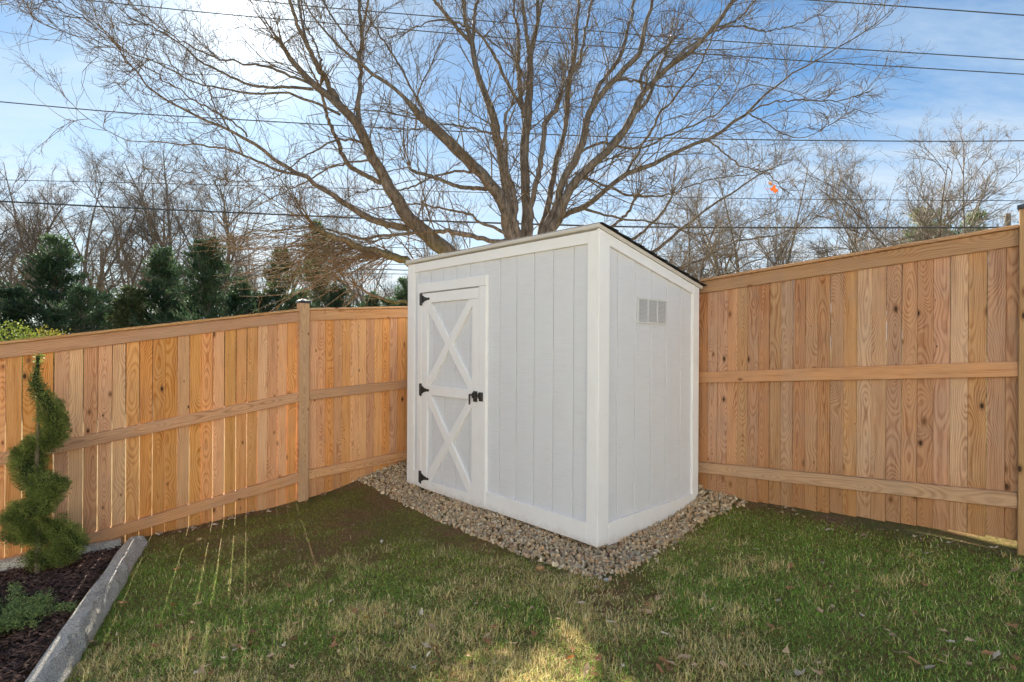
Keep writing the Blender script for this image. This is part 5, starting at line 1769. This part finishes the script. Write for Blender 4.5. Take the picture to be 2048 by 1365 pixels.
GC = 'dark cedars in a row beyond the left fence'
for (px, pt, Y, va, yw, wd_, lab) in (
        (-70, 560, 17, 1, 0.1, 1.0, 'dark cedar cut by the left edge of the frame'),
        (20, 580, 19, 1, 1.0, 1.2, 'rounded dark cedar at the far left above the fence'),
        (112, 478, 20, 0, 2.1, 1.05, 'pointed dark cedar left of the utility pole'),
        (165, 575, 18, 1, 3.3, 0.9, 'low dark cedar at the foot of the utility pole'),
        (262, 575, 19, 2, 4.1, 1.2, 'low olive green cedar right of the utility pole'),
        (325, 500, 20, 0, 5.2, 0.9, 'dark cedar with loose upright tip in the middle of the left row'),
        (412, 482, 19, 1, 0.6, 0.75, 'densest dark cedar below the double-stemmed bare tree'),
        (480, 560, 21, 0, 1.6, 1.0, 'dark cedar behind the drooping maple twigs'),
        (560, 500, 24, 2, 2.4, 0.8, 'thin tall cedar rising through the drooping maple twigs'),
        (632, 445, 26, 2, 3.0, 0.55, 'narrow dark cedar spire above the maple limb'),
        (600, 585, 20, 0, 3.5, 1.1, 'low dark cedar above the capped fence post'),
        (680, 575, 22, 1, 4.4, 0.9, 'low dark cedar right of the capped fence post'),
        (745, 590, 21, 1, 5.4, 0.9, 'low dark cedar above the short fence run'),
        (808, 560, 25, 0, 0.9, 0.8, 'cedar touching the left edge of the shed'),
        (225, 600, 23, 0, 2.2, 1.3, 'low cedar seen behind the foot of the utility pole'),
        (370, 575, 24, 1, 1.2, 1.2, 'low cedar filling the gap left of the densest cedar'),
        (525, 590, 22, 1, 3.9, 1.2, 'low wide cedar under the drooping maple twigs'),
        (775, 600, 23, 0, 1.1, 1.2, 'lowest cedar just left of the shed')):
    place_cedar(px, pt, Y, va, yw, lab, GC, wd_)
place_cedar(1855, 425, 34, 'p', 0.5, 'pale green pine behind the trunk of the wide bare tree', 'pale pines beyond the right fence', 1.1, 'pine_tree')
place_cedar(1945, 430, 36, 'p', 2.5, 'smaller pale green pine nearer the right fence post', 'pale pines beyond the right fence', 0.75, 'pine_tree')

# sunlit yellow-green bushes low at the left
for (px, py, Y, s_, lab, c0_, c1_) in ((15, 655, 13, 0.55, 'bright yellow-green bush showing over the fence at the far left', (0.10, 0.16, 0.03), (0.32, 0.36, 0.06)),
                                       (95, 668, 14, 0.45, 'small yellow-leaved bush behind the fence below the pointed cedar', (0.16, 0.17, 0.03), (0.42, 0.36, 0.06))):
    c_ = P(px, py, Y)
    root = empty('leafy_bush', (c_[0], Y, -0.4), lab, 'bush', 'yellow-green bushes behind the left fence')
    n_ = 5200
    hgt = c_[2] + 0.4
    dd = rng.normal(size=(n_, 3)); dd /= np.linalg.norm(dd, axis=1, keepdims=True)
    rr = (0.55 + 0.45 * rng.uniform(0, 1, n_) ** 0.5)[:, None]
    cen = dd * rr * np.array((0.9, 0.7, hgt * 0.55)) + np.array((0, 0, hgt * 0.52)) + rng.normal(0, 0.05, (n_, 3))
    cols = np.array(c0_) + rng.uniform(0, 1, (n_, 1)) * (np.array(c1_) - np.array(c0_))
    V, F_, T_ = needles(cen, dd, 0.06, 0.018, cols, 0.9)
    add('foliage', mesh('foliage', V, F_, M_NEEDLE, False, T_), root)
    lines = np.array([np.linspace((0, 0, 0), q_, 6) for q_ in cen[rng.choice(n_, 24)]])
    a_, b_ = tubes(lines, np.tile(np.linspace(0.015, 0.004, 6), (24, 1)), 4)
    add('stem', mesh('stem', a_, b_, M_TWIG_FAR, True), root)


# ------------------------------------------------------------------ power lines and pole
def wire(pts, Y, wpx, label, Yend=None):
    Yend = Y if Yend is None else Yend
    xs_ = [p[0] for p in pts]
    w3 = [P(p[0], p[1], Y + (Yend - Y) * (p[0] + 300) / 2600) for p in pts]
    a0 = w3[0] + (w3[0] - w3[1]) / np.linalg.norm(w3[0] - w3[1]) * 12
    a1 = w3[-1] + (w3[-1] - w3[-2]) / np.linalg.norm(w3[-1] - w3[-2]) * 12
    line = [a0] + w3 + [a1]
    l_, _ = resample(np.array(line), 60)
    v_, f_ = tubes(l_[None], np.full((1, 60), wpx * 0.78 / 2 * Y / F_PX), 6)
    tag(add('power_line', mesh('power_line', v_, f_, M_WIRE, True)), label, 'power line', 'overhead power lines')


wire([(-100, 196), (0, 204), (250, 226), (500, 241), (820, 259), (1064, 268), (1224, 274), (1524, 280), (1844, 283), (2048, 282), (2150, 281)], 14, 2.6, 'single wire crossing at mid height, through the open blue sky at the right')
wire([(-100, 398), (0, 403), (250, 416), (500, 427), (800, 440), (1139, 451), (1344, 455), (1774, 456), (2048, 455), (2150, 454)], 13.5, 4.4, 'thickest cable, passing just above the shed roof')
wire([(60, -12), (165, 0), (300, 14), (460, 30), (710, 51), (1024, 78), (1149, 89), (1499, 115), (1800, 134), (2048, 149), (2150, 155)], 14.5, 2.4, 'lower one of the close pair of wires high at the right')
wire([(380, -15), (520, 2), (645, 15), (900, 36), (1024, 47), (1324, 74), (1649, 95), (2048, 120), (2150, 126)], 14.5, 2.4, 'upper one of the close pair of wires high at the right')
wire([(1450, -14), (1614, 0), (1800, 13), (2048, 31), (2150, 38)], 14, 2.8, 'topmost wire crossing only the upper right corner')
wire([(-100, 357), (0, 360), (500, 372), (1024, 387), (1524, 398), (2048, 402), (2150, 402)], 17, 1.7, 'thin wire just above the thickest cable')
wire([(-100, 521), (0, 523), (203, 522), (400, 526), (620, 536), (822, 541), (1100, 548), (1400, 552), (1700, 553)], 42, 2.6, 'far low cable running past the utility pole top')
wire([(-100, 514), (0, 515), (203, 513), (620, 526), (822, 530), (1100, 536), (1400, 540), (1700, 542)], 42, 1.6, 'far low thin wire above the pole-top cable')
wire([(203, 530), (620, 545), (822, 549), (1100, 556), (1400, 562), (1700, 563)], 42, 1.8, 'lowest far wire behind the cedars')
wire([(900, 500), (1100, 508), (1300, 513), (1500, 515), (1750, 514)], 42, 1.8, 'far wire crossing the trees right of the shed roof')

Yp = 42.0
pb = P(203, 690, Yp); pole = empty('utility_pole', (pb[0], Yp, -0.4), 'weathered wooden utility pole standing behind the left cedars', 'utility pole')
ztp = P(203, 498, Yp)[2] + 0.4
l_ = np.array([(0, 0, 0), (0, 0, ztp)])
l2, _ = resample(np.c_[l_], 6)
a_, b_ = tubes(l2[None], np.linspace(0.17, 0.125, 6)[None], 10)
a_ = np.vstack((a_, (0, 0, ztp + 0.01)))
fl = [tuple(q) for q in b_] + [(len(a_) - 11 + k, len(a_) - 11 + (k + 1) % 10, len(a_) - 1) for k in range(10)]
add('pole_shaft', mesh('pole_shaft', a_, fl, M_POLE, True), pole)
b = MB(); b.box(0.2, 2.4, -0.05, 0.05, ztp - 1.12, ztp - 1.0, 0.01); b.build('cable_bracket', M_WIRE, pole)
b = MB(); b.box(1.4, 2.5, -0.14, 0.14, ztp - 1.30, ztp - 1.0, 0.03); b.build('splice_case', M_WIRE, pole)
# grey snag far right
sb = P(2014, 455, 30)
root = P(2014, 690, 30)
l2, _ = resample(np.array([(0, 0, 0), (0.05, 0, 3), (0.0, 0, P(2014, 428, 30)[2] + 0.3)]), 10)
a_, b_ = tubes(l2[None], np.linspace(0.2, 0.13, 10)[None], 9)
tag(add('tree_stump', mesh('tree_stump', a_, b_, M_BARK_FAR, True), None, (root[0], 30, -0.3)), 'dead cut-off trunk showing over the fence beside the right post', 'dead tree')


# ------------------------------------------------------------------ unseen building added behind the photographer to bounce sun onto shed and fences
M_CLAP = flat_mat('white_clapboard', (0.76, 0.745, 0.71), 0.6, 4, 0.06)
M_GLASS, tg_, og_ = material('window_glass')
principled(tg_, og_, (0.03, 0.035, 0.04), 0.05, None, 0.6)
hs_ = empty('fill_house', (0.5, -8.5, 0.0), 'unseen white clapboard building added behind the camera to bounce sunlight', 'fill_house')
HX0, HX1, HH = -9.0, 9.0, 5.8
b = MB(); b.box(HX0, HX1, -8.0, 0.0, -0.6, HH, 0)
b.build('wall', M_CLAP, hs_)
b = MB()
for k in range(38):
    z0 = -0.1 + k * 0.155
    i0_ = len(b.v)
    b.v += [np.array(q_) for q_ in ((HX0, 0.002, z0 + 0.153), (HX1, 0.002, z0 + 0.153), (HX1, 0.018, z0), (HX0, 0.018, z0), (HX0, 0.002, z0), (HX1, 0.002, z0))]
    b.f += [(i0_, i0_ + 1, i0_ + 2, i0_ + 3), (i0_ + 3, i0_ + 2, i0_ + 5, i0_ + 4)]
o = b.build('clapboards', M_CLAP, hs_); o['kind'] = 'stuff'
for (x0_, z0_, ww, hh_) in ((-7.2, 3.7, 1.0, 1.4), (-3.4, 3.7, 1.0, 1.4), (0.2, 3.7, 1.0, 1.4), (3.6, 3.7, 1.0, 1.4), (7.0, 3.7, 1.0, 1.4), (-6.4, 1.0, 1.0, 1.4), (5.8, 1.0, 1.6, 1.4), (-0.8, 0.12, 1.8, 2.1)):
    b = MB()
    for (xa, xb, za, zb) in ((x0_ - ww / 2 - 0.1, x0_ + ww / 2 + 0.1, z0_ + hh_, z0_ + hh_ + 0.1), (x0_ - ww / 2 - 0.1, x0_ + ww / 2 + 0.1, z0_ - 0.1, z0_),
                             (x0_ - ww / 2 - 0.1, x0_ - ww / 2, z0_ + 0.001, z0_ + hh_ - 0.001), (x0_ + ww / 2, x0_ + ww / 2 + 0.1, z0_ + 0.001, z0_ + hh_ - 0.001), (x0_ - 0.03, x0_ + 0.03, z0_ + 0.001, z0_ + hh_ - 0.001)):
        b.box(xa, xb, 0.019, 0.06, za, zb, 0.004)
    wn = b.build('window' if hh_ < 2 else 'patio_door', M_TRIM, hs_)
    b = MB(); b.box(x0_ - ww / 2, x0_ + ww / 2, 0.0185, 0.030, z0_, z0_ + hh_, 0); b.build('pane', M_GLASS, wn)
b = MB(); b.poly_prism([(0.5, HH + 0.002), (-4.0, HH + 2.6), (-8.5, HH + 0.002)], np.zeros(3), np.array((0, 1.0, 0)), UP, np.array((1.0, 0, 0)), HX0 - 0.3, HX1 + 0.3)
b.build('roof', M_SHINGLE, hs_)
